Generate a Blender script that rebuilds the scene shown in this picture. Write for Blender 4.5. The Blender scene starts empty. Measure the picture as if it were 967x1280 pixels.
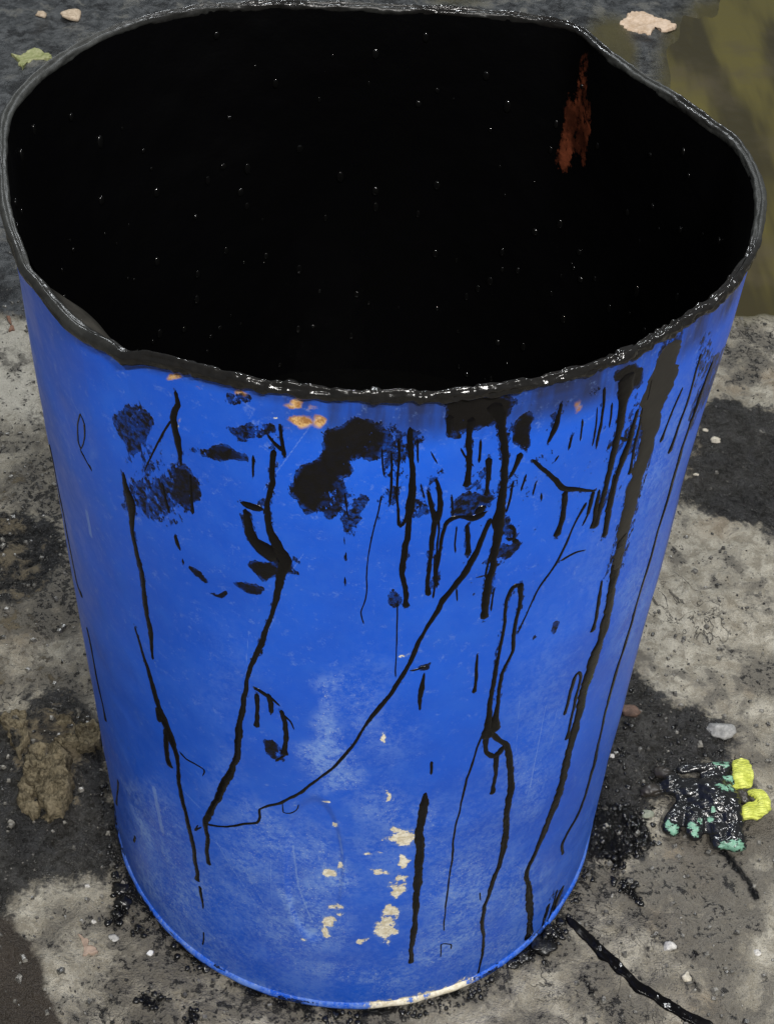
import bpy, bmesh, math, random
import numpy as np
from mathutils import Matrix, Vector

# ------------------------------------------------------------------ measured data (metres)
RIM_H=0.8668; WALL_R=0.2865; BASE_R=0.2885
CAM=[0.0, -0.9573, 1.4407]
CAM_AXES=[[0.99906, 0.01858, 0.03925], [-0.04078, 0.71172, 0.70128], [-0.0149, -0.70222, 0.71181]]
FOCAL=1.35861
# plan of the battered rim: angle from the front, outer radius
RIM=[(-2.9719, 0.2761), (-2.6962, 0.2882), (-2.5399, 0.2972), (-2.4377, 0.3), (-2.3382, 0.3026), (-2.2289, 0.3041), (-2.1091, 0.3039), (-1.9771, 0.3041), (-1.823, 0.3046), (-1.6673, 0.3025), (-1.493, 0.2933), (-1.3404, 0.2908), (-1.2174, 0.2921), (-1.118, 0.2931), (-1.0178, 0.2936), (-0.9444, 0.2936), (-0.854, 0.2949), (-0.7634, 0.2956), (-0.6957, 0.2938), (-0.6138, 0.2907), (-0.496, 0.2902), (-0.3781, 0.2921), (-0.2725, 0.2951), (-0.1763, 0.2946), (-0.1086, 0.294), (-0.0396, 0.2945), (0.0459, 0.2938), (0.1441, 0.2939), (0.2395, 0.2936), (0.3477, 0.2938), (0.471, 0.2942), (0.6093, 0.295), (0.6916, 0.294), (0.8012, 0.2934), (0.9311, 0.2956), (1.0271, 0.2975), (1.1153, 0.2978), (1.2099, 0.2985), (1.3114, 0.2967), (1.4095, 0.2973), (1.5155, 0.2963), (1.6132, 0.2935), (1.687, 0.2918), (1.734, 0.2894), (1.795, 0.2807), (1.9208, 0.273), (2.0452, 0.2678), (2.1828, 0.2655), (2.3667, 0.2754), (2.5081, 0.297), (2.5534, 0.2972), (2.6285, 0.2927), (2.7546, 0.2853), (2.9103, 0.2785), (3.0968, 0.2746)]
# tar runs on the outside: (arc position, height, width) along each run, metres
RUNS=[[(-0.3464, 0.6379, 0.0048), (-0.3393, 0.5633, 0.005), (-0.3282, 0.4857, 0.0052), (-0.3101, 0.4806, 0.0052)],
[(-0.3163, 0.4321, 0.0054), (-0.3076, 0.3686, 0.0055), (-0.2973, 0.3076, 0.0057)],
[(-0.2354, 0.7594, 0.0026), (-0.2318, 0.7518, 0.0026), (-0.2352, 0.7359, 0.002), (-0.2437, 0.7174, 0.0013), (-0.2471, 0.7231, 0.0027), (-0.2439, 0.7416, 0.0022), (-0.2354, 0.7594, 0.0018)],
[(-0.2451, 0.7164, 0.0037), (-0.2375, 0.7096, 0.0025), (-0.2311, 0.7034, 0.0012)],
[(-0.1915, 0.7298, 0.0035), (-0.1912, 0.7121, 0.0086), (-0.1877, 0.6993, 0.0125), (-0.191, 0.6785, 0.0071), (-0.1909, 0.6431, 0.0062), (-0.1868, 0.6183, 0.006), (-0.1889, 0.5781, 0.0062), (-0.1857, 0.5503, 0.0062), (-0.1883, 0.5114, 0.004)],
[(-0.2063, 0.5398, 0.0027), (-0.1977, 0.4981, 0.0053), (-0.1904, 0.4585, 0.008), (-0.184, 0.4361, 0.0124), (-0.1783, 0.416, 0.0132), (-0.1715, 0.3863, 0.0067), (-0.1726, 0.3312, 0.0062), (-0.1676, 0.2853, 0.0066), (-0.1635, 0.236, 0.0068), (-0.1632, 0.1722, 0.0056)],
[(-0.1616, 0.1659, 0.0049), (-0.16, 0.145, 0.0041), (-0.1596, 0.1208, 0.0023)],
[(-0.1891, 0.4434, 0.0065), (-0.1895, 0.4218, 0.0066)],
[(-0.181, 0.4185, 0.007), (-0.1837, 0.3817, 0.0071), (-0.1821, 0.3578, 0.006)],
[(-0.1668, 0.3978, 0.0037), (-0.1598, 0.3925, 0.0029), (-0.1499, 0.393, 0.0029), (-0.1406, 0.3902, 0.0025), (-0.1431, 0.3782, 0.0012)],
[(-0.162, 0.0706, 0.0025), (-0.1665, 0.0373, 0.0026)],
[(-0.0629, 0.8116, 0.006), (-0.0647, 0.7808, 0.0061), (-0.068, 0.7576, 0.0057), (-0.0668, 0.7348, 0.0069), (-0.0618, 0.7156, 0.0101), (-0.0567, 0.7027, 0.0136), (-0.0587, 0.6884, 0.0081), (-0.0647, 0.6574, 0.0059), (-0.0717, 0.6245, 0.0055), (-0.0819, 0.5847, 0.005), (-0.0879, 0.564, 0.0045), (-0.0939, 0.5331, 0.0053), (-0.1, 0.4852, 0.0074), (-0.1031, 0.4454, 0.0086), (-0.1107, 0.4107, 0.0085), (-0.1231, 0.3712, 0.0094), (-0.1357, 0.3291, 0.009), (-0.1447, 0.3001, 0.0095), (-0.1428, 0.2721, 0.0067), (-0.1463, 0.2459, 0.0062), (-0.145, 0.2218, 0.0054)],
[(-0.0884, 0.7536, 0.0051), (-0.0786, 0.7528, 0.0076), (-0.071, 0.7528, 0.0065)],
[(-0.0843, 0.7482, 0.0057), (-0.0836, 0.7332, 0.0073), (-0.0804, 0.718, 0.01), (-0.0721, 0.7083, 0.0128), (-0.0621, 0.702, 0.0138)],
[(-0.1421, 0.2981, 0.0034), (-0.1194, 0.3128, 0.0033), (-0.1013, 0.3289, 0.0036), (-0.0891, 0.3388, 0.0036), (-0.0857, 0.3487, 0.0033), (-0.0853, 0.362, 0.0033), (-0.0751, 0.3736, 0.0042), (-0.0645, 0.3834, 0.0046), (-0.0498, 0.4015, 0.0042), (-0.0322, 0.4287, 0.0041), (-0.0166, 0.4545, 0.0039), (-0.0031, 0.485, 0.0041), (0.0116, 0.5245, 0.0045), (0.0265, 0.5549, 0.0049), (0.0371, 0.5838, 0.0049), (0.044, 0.6183, 0.0045), (0.0519, 0.6408, 0.005), (0.0612, 0.6657, 0.0059), (0.0744, 0.692, 0.0074), (0.0825, 0.7181, 0.0059), (0.0883, 0.7461, 0.0041)],
[(-0.0631, 0.384, 0.0015), (-0.0633, 0.3671, 0.0019), (-0.0574, 0.3682, 0.0022), (-0.0515, 0.3755, 0.0016), (-0.0492, 0.3853, 0.0014)],
[(-0.1538, 0.288, 0.0015), (-0.1587, 0.2738, 0.0032), (-0.15, 0.2885, 0.0016)],
[(-0.0866, 0.5407, 0.0056), (-0.0819, 0.5375, 0.0055), (-0.0765, 0.5335, 0.0055), (-0.0704, 0.5295, 0.0037), (-0.0638, 0.5234, 0.0021)],
[(-0.0834, 0.5326, 0.0049), (-0.0832, 0.5144, 0.0056), (-0.0848, 0.486, 0.0056)],
[(-0.0737, 0.5367, 0.0052), (-0.0719, 0.5246, 0.0057), (-0.0715, 0.5107, 0.0049)],
[(-0.0638, 0.519, 0.0038), (-0.06, 0.5029, 0.0057), (-0.0603, 0.4791, 0.0058), (-0.0613, 0.4568, 0.0056)],
[(-0.0686, 0.4445, 0.0037), (-0.0635, 0.4537, 0.003), (-0.0599, 0.4597, 0.0023)],
[(-0.0619, 0.5143, 0.0029), (-0.0559, 0.5065, 0.0026), (-0.0526, 0.4953, 0.0012)],
[(-0.0577, 0.8341, 0.0027), (-0.0573, 0.8222, 0.0033), (-0.0553, 0.8061, 0.0045)],
[(-0.0665, 0.8243, 0.0024), (-0.0612, 0.8164, 0.0034), (-0.0558, 0.8104, 0.0048)],
[(-0.0765, 0.8022, 0.0028), (-0.0768, 0.7932, 0.0026), (-0.0772, 0.7811, 0.0017)],
[(0.0105, 0.7792, 0.0007), (0.0051, 0.744, 0.0007), (0.0022, 0.7128, 0.0007), (0.0023, 0.6696, 0.0008), (-0.0003, 0.6542, 0.0008), (0.0019, 0.6396, 0.0008)],
[(0.0258, 0.6679, 0.0009), (0.0273, 0.6217, 0.0009), (0.0282, 0.5744, 0.0009)],
[(0.0196, 0.8303, 0.0026), (0.02, 0.7979, 0.0022), (0.0203, 0.7792, 0.0022), (0.0217, 0.7599, 0.0022), (0.0239, 0.7488, 0.003), (0.0264, 0.7559, 0.0023), (0.0274, 0.7675, 0.0022)],
[(0.0254, 0.8407, 0.0036), (0.0275, 0.8196, 0.0053), (0.0296, 0.8006, 0.0048), (0.03, 0.7721, 0.0072), (0.0293, 0.7534, 0.0045), (0.0291, 0.7227, 0.0057), (0.0275, 0.6967, 0.0046), (0.0305, 0.681, 0.0052), (0.0322, 0.6586, 0.0047)],
[(0.0409, 0.7828, 0.0033), (0.0452, 0.7663, 0.0044), (0.0473, 0.752, 0.0051), (0.0467, 0.7246, 0.0047), (0.0469, 0.6925, 0.0041), (0.0483, 0.6704, 0.0036)],
[(0.0462, 0.7943, 0.0022), (0.0494, 0.7797, 0.0044), (0.05, 0.7627, 0.0052), (0.0474, 0.7504, 0.0043)],
[(0.084, 0.7535, 0.0085), (0.075, 0.7491, 0.0074), (0.0672, 0.7529, 0.0038), (0.0603, 0.7526, 0.0065), (0.0556, 0.7469, 0.0045), (0.0539, 0.7294, 0.0036), (0.0529, 0.7088, 0.003), (0.0537, 0.6785, 0.0018)],
[(0.0714, 0.7442, 0.0052), (0.0726, 0.7286, 0.005), (0.0741, 0.7108, 0.0042)],
[(0.0657, 0.8455, 0.0099), (0.0657, 0.8266, 0.0061), (0.0669, 0.8055, 0.0051), (0.0672, 0.7816, 0.0046)],
[(0.0505, 0.8495, 0.0063), (0.0512, 0.8391, 0.0048), (0.0518, 0.8313, 0.0037)],
[(0.08, 0.8555, 0.0156), (0.0851, 0.8373, 0.0079), (0.0903, 0.8191, 0.0071), (0.0935, 0.7942, 0.007), (0.095, 0.7688, 0.0067), (0.0954, 0.7353, 0.0094), (0.0957, 0.701, 0.0098), (0.0941, 0.6728, 0.0086), (0.0948, 0.6323, 0.0054)],
[(0.1038, 0.8064, 0.0074), (0.1016, 0.7951, 0.0048), (0.0976, 0.7826, 0.0035)],
[(0.0807, 0.8074, 0.0052), (0.0813, 0.7895, 0.0046), (0.082, 0.7696, 0.0035)],
[(0.1127, 0.7972, 0.0022), (0.12, 0.7874, 0.0039), (0.1313, 0.7736, 0.0045), (0.1427, 0.7583, 0.006), (0.1585, 0.7491, 0.0041), (0.1747, 0.7396, 0.0027)],
[(0.146, 0.7537, 0.0063), (0.1481, 0.7268, 0.0064), (0.1466, 0.7048, 0.0056)],
[(0.1722, 0.7409, 0.0049), (0.1726, 0.7267, 0.0055), (0.1726, 0.7141, 0.0043)],
[(0.1793, 0.7395, 0.0034), (0.1806, 0.7173, 0.0052), (0.1824, 0.6958, 0.0052)],
[(0.1794, 0.848, 0.0153), (0.1836, 0.8326, 0.0178), (0.1829, 0.8185, 0.0096), (0.184, 0.7995, 0.007), (0.1842, 0.7805, 0.0071), (0.1854, 0.7564, 0.0073), (0.1847, 0.7324, 0.0066), (0.1843, 0.6947, 0.0057)],
[(0.2008, 0.807, 0.0039), (0.1998, 0.7796, 0.0072), (0.1973, 0.7616, 0.0095), (0.1957, 0.7425, 0.0071), (0.1953, 0.7096, 0.0078), (0.1972, 0.6763, 0.0058)],
[(0.1626, 0.8453, 0.0035), (0.1639, 0.8235, 0.0036), (0.1657, 0.788, 0.0023)],
[(0.1868, 0.7867, 0.0023), (0.1957, 0.7796, 0.0036), (0.2013, 0.7803, 0.0033)],
[(0.2232, 0.8545, 0.0397), (0.2234, 0.8196, 0.0359), (0.2227, 0.7827, 0.0321), (0.2239, 0.7361, 0.0269), (0.2217, 0.6964, 0.0226), (0.223, 0.6556, 0.0165), (0.2246, 0.6209, 0.0085)],
[(0.2234, 0.6662, 0.0086), (0.2232, 0.6509, 0.0169), (0.2249, 0.5944, 0.015), (0.2268, 0.543, 0.0164), (0.221, 0.4891, 0.0163), (0.219, 0.417, 0.0143), (0.2159, 0.3555, 0.014), (0.2124, 0.2912, 0.0127), (0.201, 0.2347, 0.0107), (0.1914, 0.1988, 0.0095), (0.1916, 0.183, 0.0075), (0.2009, 0.1362, 0.0106), (0.2125, 0.0773, 0.0114), (0.2215, 0.0143, 0.0108)],
[(0.2702, 0.8182, 0.0036), (0.2722, 0.772, 0.0037), (0.2683, 0.7458, 0.0049), (0.2641, 0.7222, 0.0063)],
[(0.2563, 0.7951, 0.003), (0.2504, 0.7756, 0.0036), (0.2451, 0.7472, 0.0049)],
[(0.301, 0.7912, 0.0062), (0.2949, 0.7519, 0.0088), (0.2919, 0.7105, 0.0077), (0.2949, 0.6529, 0.0066), (0.2886, 0.5914, 0.0062), (0.2835, 0.5409, 0.0064), (0.28, 0.4956, 0.0072), (0.2766, 0.4382, 0.0075), (0.2747, 0.3714, 0.0078), (0.2745, 0.2932, 0.0081), (0.269, 0.2223, 0.0084), (0.2514, 0.1968, 0.0068), (0.2451, 0.1812, 0.0069), (0.2527, 0.1529, 0.0051)],
[(0.3618, 0.6788, 0.0009), (0.3623, 0.632, 0.0013), (0.3625, 0.591, 0.001)],
[(0.1204, 0.6644, 0.0085), (0.1154, 0.6619, 0.0055), (0.1121, 0.6494, 0.0036), (0.1133, 0.6199, 0.0036), (0.112, 0.5881, 0.0045), (0.1116, 0.5515, 0.0053), (0.112, 0.5061, 0.0069), (0.1136, 0.4679, 0.01)],
[(0.1216, 0.6657, 0.0059), (0.1243, 0.6491, 0.005), (0.1235, 0.6156, 0.0045), (0.1246, 0.5826, 0.0044), (0.1197, 0.5624, 0.0045), (0.1178, 0.554, 0.0046), (0.1193, 0.5125, 0.0055), (0.1182, 0.4737, 0.0099)],
[(0.1127, 0.4764, 0.0079), (0.1127, 0.4613, 0.0061), (0.1148, 0.4485, 0.0055), (0.1219, 0.4388, 0.0085), (0.1286, 0.4411, 0.0123), (0.1317, 0.4489, 0.0102)],
[(0.1147, 0.4788, 0.0063), (0.1238, 0.4638, 0.0064), (0.1332, 0.4492, 0.0076), (0.14, 0.4259, 0.0084), (0.1459, 0.3833, 0.0095), (0.1482, 0.3276, 0.0083), (0.1515, 0.2847, 0.009), (0.1497, 0.2379, 0.0079), (0.142, 0.1806, 0.0058), (0.1397, 0.1485, 0.0058), (0.1489, 0.0777, 0.0051), (0.1485, 0.0126, 0.0035)],
[(0.1256, 0.4404, 0.0064), (0.1274, 0.4088, 0.0058), (0.1284, 0.3765, 0.0051)],
[(0.168, 0.7315, 0.0051), (0.1616, 0.7138, 0.0029), (0.1576, 0.6935, 0.0028), (0.153, 0.6765, 0.0031), (0.1385, 0.6473, 0.0024), (0.1265, 0.6026, 0.0018)],
[(0.1114, 0.4974, 0.0026), (0.1, 0.4204, 0.003), (0.0943, 0.3433, 0.0025), (0.0954, 0.267, 0.0025), (0.0949, 0.1975, 0.0022), (0.0969, 0.1463, 0.0018)],
[(0.063, 0.4077, 0.0031), (0.0618, 0.3929, 0.0075), (0.0607, 0.3608, 0.009), (0.0626, 0.303, 0.0099), (0.0645, 0.2427, 0.0096), (0.0648, 0.1642, 0.0075), (0.0645, 0.0915, 0.0052)],
[(0.0934, 0.5902, 0.002), (0.0952, 0.5632, 0.0042), (0.0953, 0.539, 0.0036)],
[(0.0507, 0.5779, 0.002), (0.0494, 0.5576, 0.0053), (0.0497, 0.529, 0.0027)],
[(0.065, 0.4545, 0.0035), (0.0656, 0.434, 0.0029)],
[(0.0984, 0.0892, 0.0018), (0.0964, 0.1181, 0.0026), (0.1074, 0.1114, 0.002), (0.1083, 0.1005, 0.0018)],
[(0.1989, 0.4465, 0.0046), (0.1984, 0.476, 0.0047), (0.1997, 0.4997, 0.0054), (0.2036, 0.5044, 0.0038), (0.2087, 0.4937, 0.0044), (0.2094, 0.4495, 0.0057), (0.2084, 0.4007, 0.0053)],
[(0.2085, 0.6191, 0.0032), (0.2102, 0.5895, 0.005), (0.2113, 0.5532, 0.0047)],
[(0.275, 0.0581, 0.013), (0.2693, 0.0399, 0.0149), (0.2668, 0.0146, 0.0076)],
[(0.2469, 0.0564, 0.0074), (0.2457, 0.026, 0.0093), (0.2455, 0.0043, 0.0057)],
[(0.2609, 0.0689, 0.0055), (0.2585, 0.0227, 0.0056), (0.2528, -0.0096, 0.0038)],
[(-0.1345, 0.8351, 0.0036), (-0.1334, 0.8231, 0.0051), (-0.1393, 0.8083, 0.0067), (-0.1371, 0.7913, 0.0068), (-0.1365, 0.779, 0.0051), (-0.136, 0.7657, 0.0015)],
[(-0.1415, 0.8057, 0.0023), (-0.1547, 0.7768, 0.002), (-0.1636, 0.7579, 0.0018), (-0.1694, 0.7423, 0.0013)],
[(-0.1459, 0.6912, 0.0032), (-0.145, 0.6824, 0.0042), (-0.1433, 0.6756, 0.0026)],
[(-0.1416, 0.6679, 0.0024), (-0.1413, 0.6611, 0.0024)],
[(-0.0142, 0.7363, 0.0014), (-0.0141, 0.7282, 0.0014)],
[(-0.0133, 0.7201, 0.0023), (-0.0132, 0.7117, 0.0023)],
[(-0.0134, 0.693, 0.0023), (-0.0133, 0.6834, 0.0023)],
[(0.1288, 0.8434, 0.0027), (0.1269, 0.8228, 0.0063), (0.1228, 0.8081, 0.0029)],
[(0.1596, 0.8289, 0.0014), (0.1609, 0.8102, 0.0022), (0.1608, 0.7916, 0.0015)],
[(-0.2902, 0.2149, 0.0043), (-0.3182, 0.131, 0.0045)],
[(-0.2662, 0.1403, 0.0048), (-0.274, 0.1185, 0.005)],
[(0.1041, 0.7344, 0.0052), (0.1086, 0.7272, 0.0029), (0.1083, 0.7191, 0.0036), (0.1031, 0.7207, 0.0056)],
[(0.1083, 0.7191, 0.0042), (0.1142, 0.712, 0.0054)],
[(0.0752, 0.7538, 0.0066), (0.0834, 0.7599, 0.01)],
[(0.0391, 0.5815, 0.0041), (0.0454, 0.5828, 0.0031), (0.0515, 0.5858, 0.003)],
[(0.1335, 0.7941, 0.0024), (0.1312, 0.7882, 0.0024)],
[(0.1261, 0.7599, 0.0026), (0.1267, 0.751, 0.0027)],
[(0.1308, 0.2018, 0.0021), (0.1344, 0.1834, 0.0021)],
[(0.0503, 0.7579, 0.0017), (0.0524, 0.7088, 0.0024), (0.0529, 0.683, 0.0018)],
[(0.0638, 0.744, 0.0018), (0.0648, 0.7152, 0.0018)],
[(0.0741, 0.8252, 0.0022), (0.0743, 0.8035, 0.0023)],
[(0.1015, 0.7801, 0.0025), (0.1002, 0.7477, 0.0019)],
[(0.1101, 0.7837, 0.002), (0.109, 0.7671, 0.002)],
[(0.1483, 0.8225, 0.002), (0.1498, 0.8014, 0.0021)],
[(0.1735, 0.7179, 0.0031), (0.1697, 0.7054, 0.0031)],
[(0.1919, 0.7487, 0.0028), (0.1934, 0.7064, 0.0048)],
[(0.2068, 0.806, 0.0029), (0.2089, 0.7628, 0.004), (0.211, 0.7359, 0.004)],
[(0.2096, 0.8314, 0.0031), (0.2087, 0.8087, 0.0052)],
[(0.1721, 0.8273, 0.0023), (0.1733, 0.8034, 0.0023)],
[(0.0409, 0.8189, 0.0016), (0.0459, 0.8069, 0.0016)],
[(0.0356, 0.79, 0.0016), (0.0386, 0.7746, 0.0016)],
[(0.0154, 0.8197, 0.0016), (0.0155, 0.7905, 0.0027), (0.0158, 0.7692, 0.0016)],
[(0.0089, 0.8225, 0.0016), (0.011, 0.7964, 0.0016)],
[(0.0919, 0.709, 0.0026), (0.0907, 0.6817, 0.0026)],
[(0.0831, 0.6838, 0.0023), (0.0917, 0.685, 0.0023)],
[(0.1549, 0.6738, 0.0034), (0.168, 0.6758, 0.0027), (0.1796, 0.6728, 0.0014)],
[(0.0608, 0.8195, 0.0016), (0.0643, 0.8103, 0.0016), (0.0707, 0.8004, 0.0011)],
[(0.0569, 0.7764, 0.0016), (0.0607, 0.7549, 0.0017)],
[(0.0307, 0.8301, 0.0016), (0.0329, 0.8086, 0.0016)],
[(0.1194, 0.7731, 0.002), (0.1186, 0.7594, 0.002)],
[(0.1419, 0.8104, 0.0022), (0.1402, 0.7962, 0.0029)],
[(0.0991, 0.6677, 0.002), (0.0992, 0.6402, 0.002)],
[(0.05, 0.7175, 0.0012), (0.0527, 0.6671, 0.0024)],
[(0.069, 0.6757, 0.0018), (0.0715, 0.66, 0.0018)],
[(-0.0155, 0.7801, 0.0017), (-0.0118, 0.755, 0.0017)],
[(-0.0654, 0.7723, 0.0022), (-0.0706, 0.7473, 0.0022)],
[(-0.1539, 0.7413, 0.0025), (-0.1496, 0.7116, 0.0033)],
[(-0.128, 0.7621, 0.0021), (-0.1283, 0.7227, 0.0035)]]
SMEARS=[(-0.1777, 0.782, 0.0163, 0.0106, 0.001, -0.0242, 0.72),
(-0.175, 0.757, 0.0157, 0.0085, -0.0017, -0.0181, 0.25),
(-0.168, 0.7415, 0.0182, 0.0028, -0.0078, -0.0209, 0.2),
(-0.159, 0.7226, 0.0274, 0.0091, -0.0058, -0.0259, 0.52),
(-0.1334, 0.7416, 0.0133, 0.0078, 0.0004, -0.022, 0.9),
(-0.1465, 0.7451, 0.0159, 0.008, -0.0011, -0.0163, 0.3),
(-0.1854, 0.7057, 0.0117, 0.0069, -0.0035, -0.031, 0.4),
(-0.1565, 0.7078, 0.0263, 0.0099, -0.0025, -0.0129, 0.2),
(-0.0997, 0.7936, 0.0154, 0.0051, -0.001, -0.0093, 0.9),
(-0.1147, 0.7863, 0.0085, 0.0037, -0.0004, -0.0069, 0.55),
(-0.0847, 0.85, 0.01, 0.0012, -0.0016, -0.0087, 0.55),
(-0.0811, 0.8208, 0.0151, 0.003, -0.0005, -0.0052, 0.5),
(-0.0671, 0.8235, 0.0061, -0.0014, -0.0016, -0.0058, 0.5),
(-0.0739, 0.6872, 0.0105, -0.0034, -0.003, -0.0098, 0.95),
(-0.0852, 0.6653, 0.0105, -0.0021, -0.0025, -0.0085, 0.9),
(-0.1293, 0.6571, 0.0073, -0.0042, -0.0031, -0.0058, 0.9),
(-0.1118, 0.6463, 0.0083, 0.0049, 0.0001, -0.0036, 0.9),
(-0.0711, 0.4635, 0.0071, 0.0028, -0.0002, -0.0118, 0.9),
(-0.009, 0.8283, 0.0205, 0.0097, 0.0048, -0.0181, 0.95),
(-0.0214, 0.8083, 0.0142, 0.0107, 0.0052, -0.0139, 0.95),
(-0.0336, 0.7864, 0.0144, -0.005, -0.0064, -0.0255, 0.95),
(-0.0237, 0.7767, 0.0131, 0.0017, 0.0002, -0.0185, 0.85),
(-0.0091, 0.7607, 0.0075, -0.0022, -0.0033, -0.0219, 0.6),
(-0.0005, 0.823, 0.0105, 0.0002, 0.0005, -0.0173, 0.9),
(0.0214, 0.6752, 0.0062, -0.0036, -0.002, -0.01, 0.7),
(0.0128, 0.8052, 0.0059, 0.0, 0.0012, -0.0299, 0.35),
(0.0157, 0.7867, 0.0043, 0.0, 0.0008, -0.019, 0.35),
(0.0263, 0.8338, 0.0047, -0.0001, 0.0005, -0.0099, 0.5),
(0.0335, 0.7673, 0.0095, -0.0007, 0.0005, -0.0102, 0.6),
(0.0227, 0.8089, 0.0075, -0.0002, 0.001, -0.0222, 0.3),
(0.0737, 0.7643, 0.0151, -0.0005, 0.0015, -0.008, 0.75),
(0.0646, 0.8463, 0.0199, -0.0034, 0.0013, -0.0155, 1.0),
(0.0712, 0.8569, 0.0277, -0.003, 0.0016, -0.0112, 1.0),
(0.1026, 0.8219, 0.0079, -0.0034, 0.0, -0.018, 0.95),
(0.0544, 0.8401, 0.0065, -0.0009, 0.0007, -0.0099, 0.8),
(0.1036, 0.7329, 0.0097, -0.0031, 0.0011, -0.0102, 0.6),
(0.1107, 0.7141, 0.0056, 0.0, 0.0016, -0.0054, 0.9),
(0.1009, 0.7113, 0.0107, -0.001, 0.0018, -0.0081, 0.8),
(0.0927, 0.7002, 0.0092, 0.0019, 0.0018, -0.0054, 0.4),
(0.1603, 0.5898, 0.0044, -0.0031, 0.001, -0.0116, 0.8),
(0.142, 0.589, 0.0024, -0.0013, 0.0006, -0.0043, 0.8),
(0.1811, 0.8401, 0.0132, -0.0066, 0.003, -0.0136, 1.0),
(0.2063, 0.7737, 0.0146, -0.0085, 0.0035, -0.0146, 0.5),
(0.1929, 0.8023, 0.0077, -0.0054, 0.0, -0.0222, 0.35),
(0.1825, 0.7775, 0.0074, -0.005, 0.0006, -0.0173, 0.3),
(-0.0579, 0.7015, 0.0101, 0.0025, -0.0002, -0.0129, 0.9),
(-0.0449, 0.7072, 0.0029, 0.0006, -0.0, -0.0059, 0.8),
(0.0784, 0.7765, 0.0095, -0.0021, 0.0019, -0.0206, 0.3),
(0.0438, 0.7893, 0.0078, -0.0009, 0.0008, -0.0122, 0.25),
(0.1257, 0.8224, 0.0052, -0.0031, -0.0013, -0.0172, 0.35),
(0.0516, 0.5848, 0.0057, -0.0002, 0.0005, -0.0041, 0.9),
(0.1561, 0.8338, 0.0058, -0.0035, -0.0004, -0.0174, 0.2),
(-0.006, 0.8334, 0.0309, 0.0048, 0.0013, -0.0126, 0.3),
(0.2758, 0.0341, 0.0268, -0.0447, -0.0034, -0.0154, 0.4),
(0.0229, 0.8282, 0.0095, -0.0003, 0.0005, -0.01, 0.45),
(0.0112, 0.7599, 0.0033, 0.0, 0.0003, -0.0079, 0.2),
(0.0519, 0.7498, 0.0069, -0.001, 0.0004, -0.0064, 0.3),
(0.0618, 0.793, 0.0057, -0.0022, -0.0008, -0.0147, 0.2),
(0.2759, 0.8148, 0.0134, -0.0098, -0.0002, -0.0217, 0.4),
(0.315, 0.7656, 0.0474, -0.0372, 0.0061, -0.0364, 0.5),
(0.2984, 0.7452, 0.0157, -0.0128, 0.0028, -0.0265, 0.45),
(-0.0648, 0.4602, 0.0056, 0.0021, -0.0002, -0.0118, 0.4),
(-0.0709, 0.7567, 0.0035, 0.001, -0.0002, -0.0064, 0.5),
(0.1017, 0.7785, 0.005, -0.0014, 0.0012, -0.0111, 0.25),
(0.1104, 0.806, 0.0703, -0.0276, 0.0073, -0.0599, -0.1),
(0.0544, 0.7956, 0.0464, -0.0092, 0.0039, -0.0547, -0.12),
(-0.0877, 0.8023, 0.0341, 0.01, -0.0018, -0.0461, -0.16),
(-0.078, 0.5002, 0.0275, 0.0101, -0.0015, -0.0581, -0.14),
(-0.1564, 0.7555, 0.0425, 0.0207, -0.0054, -0.0674, -0.12),
(0.0979, 0.6987, 0.0567, -0.023, 0.0056, -0.0553, -0.16),
(-0.0157, 0.7891, 0.0323, 0.0014, 0.0008, -0.0464, -0.08),
(0.1723, 0.7827, 0.0375, -0.0259, 0.0021, -0.0726, -0.06)]
RUST=[(-0.0448, 0.8415, 0.0089, 0.0014, -0.0, -0.0069, 1),
(-0.0328, 0.8439, 0.0063, 0.001, 0.0, -0.0062, 1),
(-0.051, 0.8567, 0.0083, 0.0005, -0.0003, -0.0034, 0.8),
(-0.1341, 0.8483, 0.0085, 0.0023, -0.0009, -0.0038, 0.8),
(-0.0822, 0.8544, 0.0046, 0.0016, -0.0001, -0.0034, 0.7),
(0.1405, 0.8353, 0.004, -0.0029, -0.0016, -0.0088, 0.5),
(-0.0375, 0.8535, 0.0072, 0.001, 0.0, -0.0027, 0.5),
(-0.1331, 0.8091, 0.0021, 0.001, -0.0002, -0.0022, 0.6),
(0.2134, 0.8457, 0.0051, -0.0027, 0.0011, -0.0041, 0.5),
(-0.1162, 0.8466, 0.0062, 0.0014, -0.0006, -0.0029, 0.4),
(-0.0534, 0.8315, 0.0043, 0.0008, -0.0, -0.0028, 0.4)]
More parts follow.
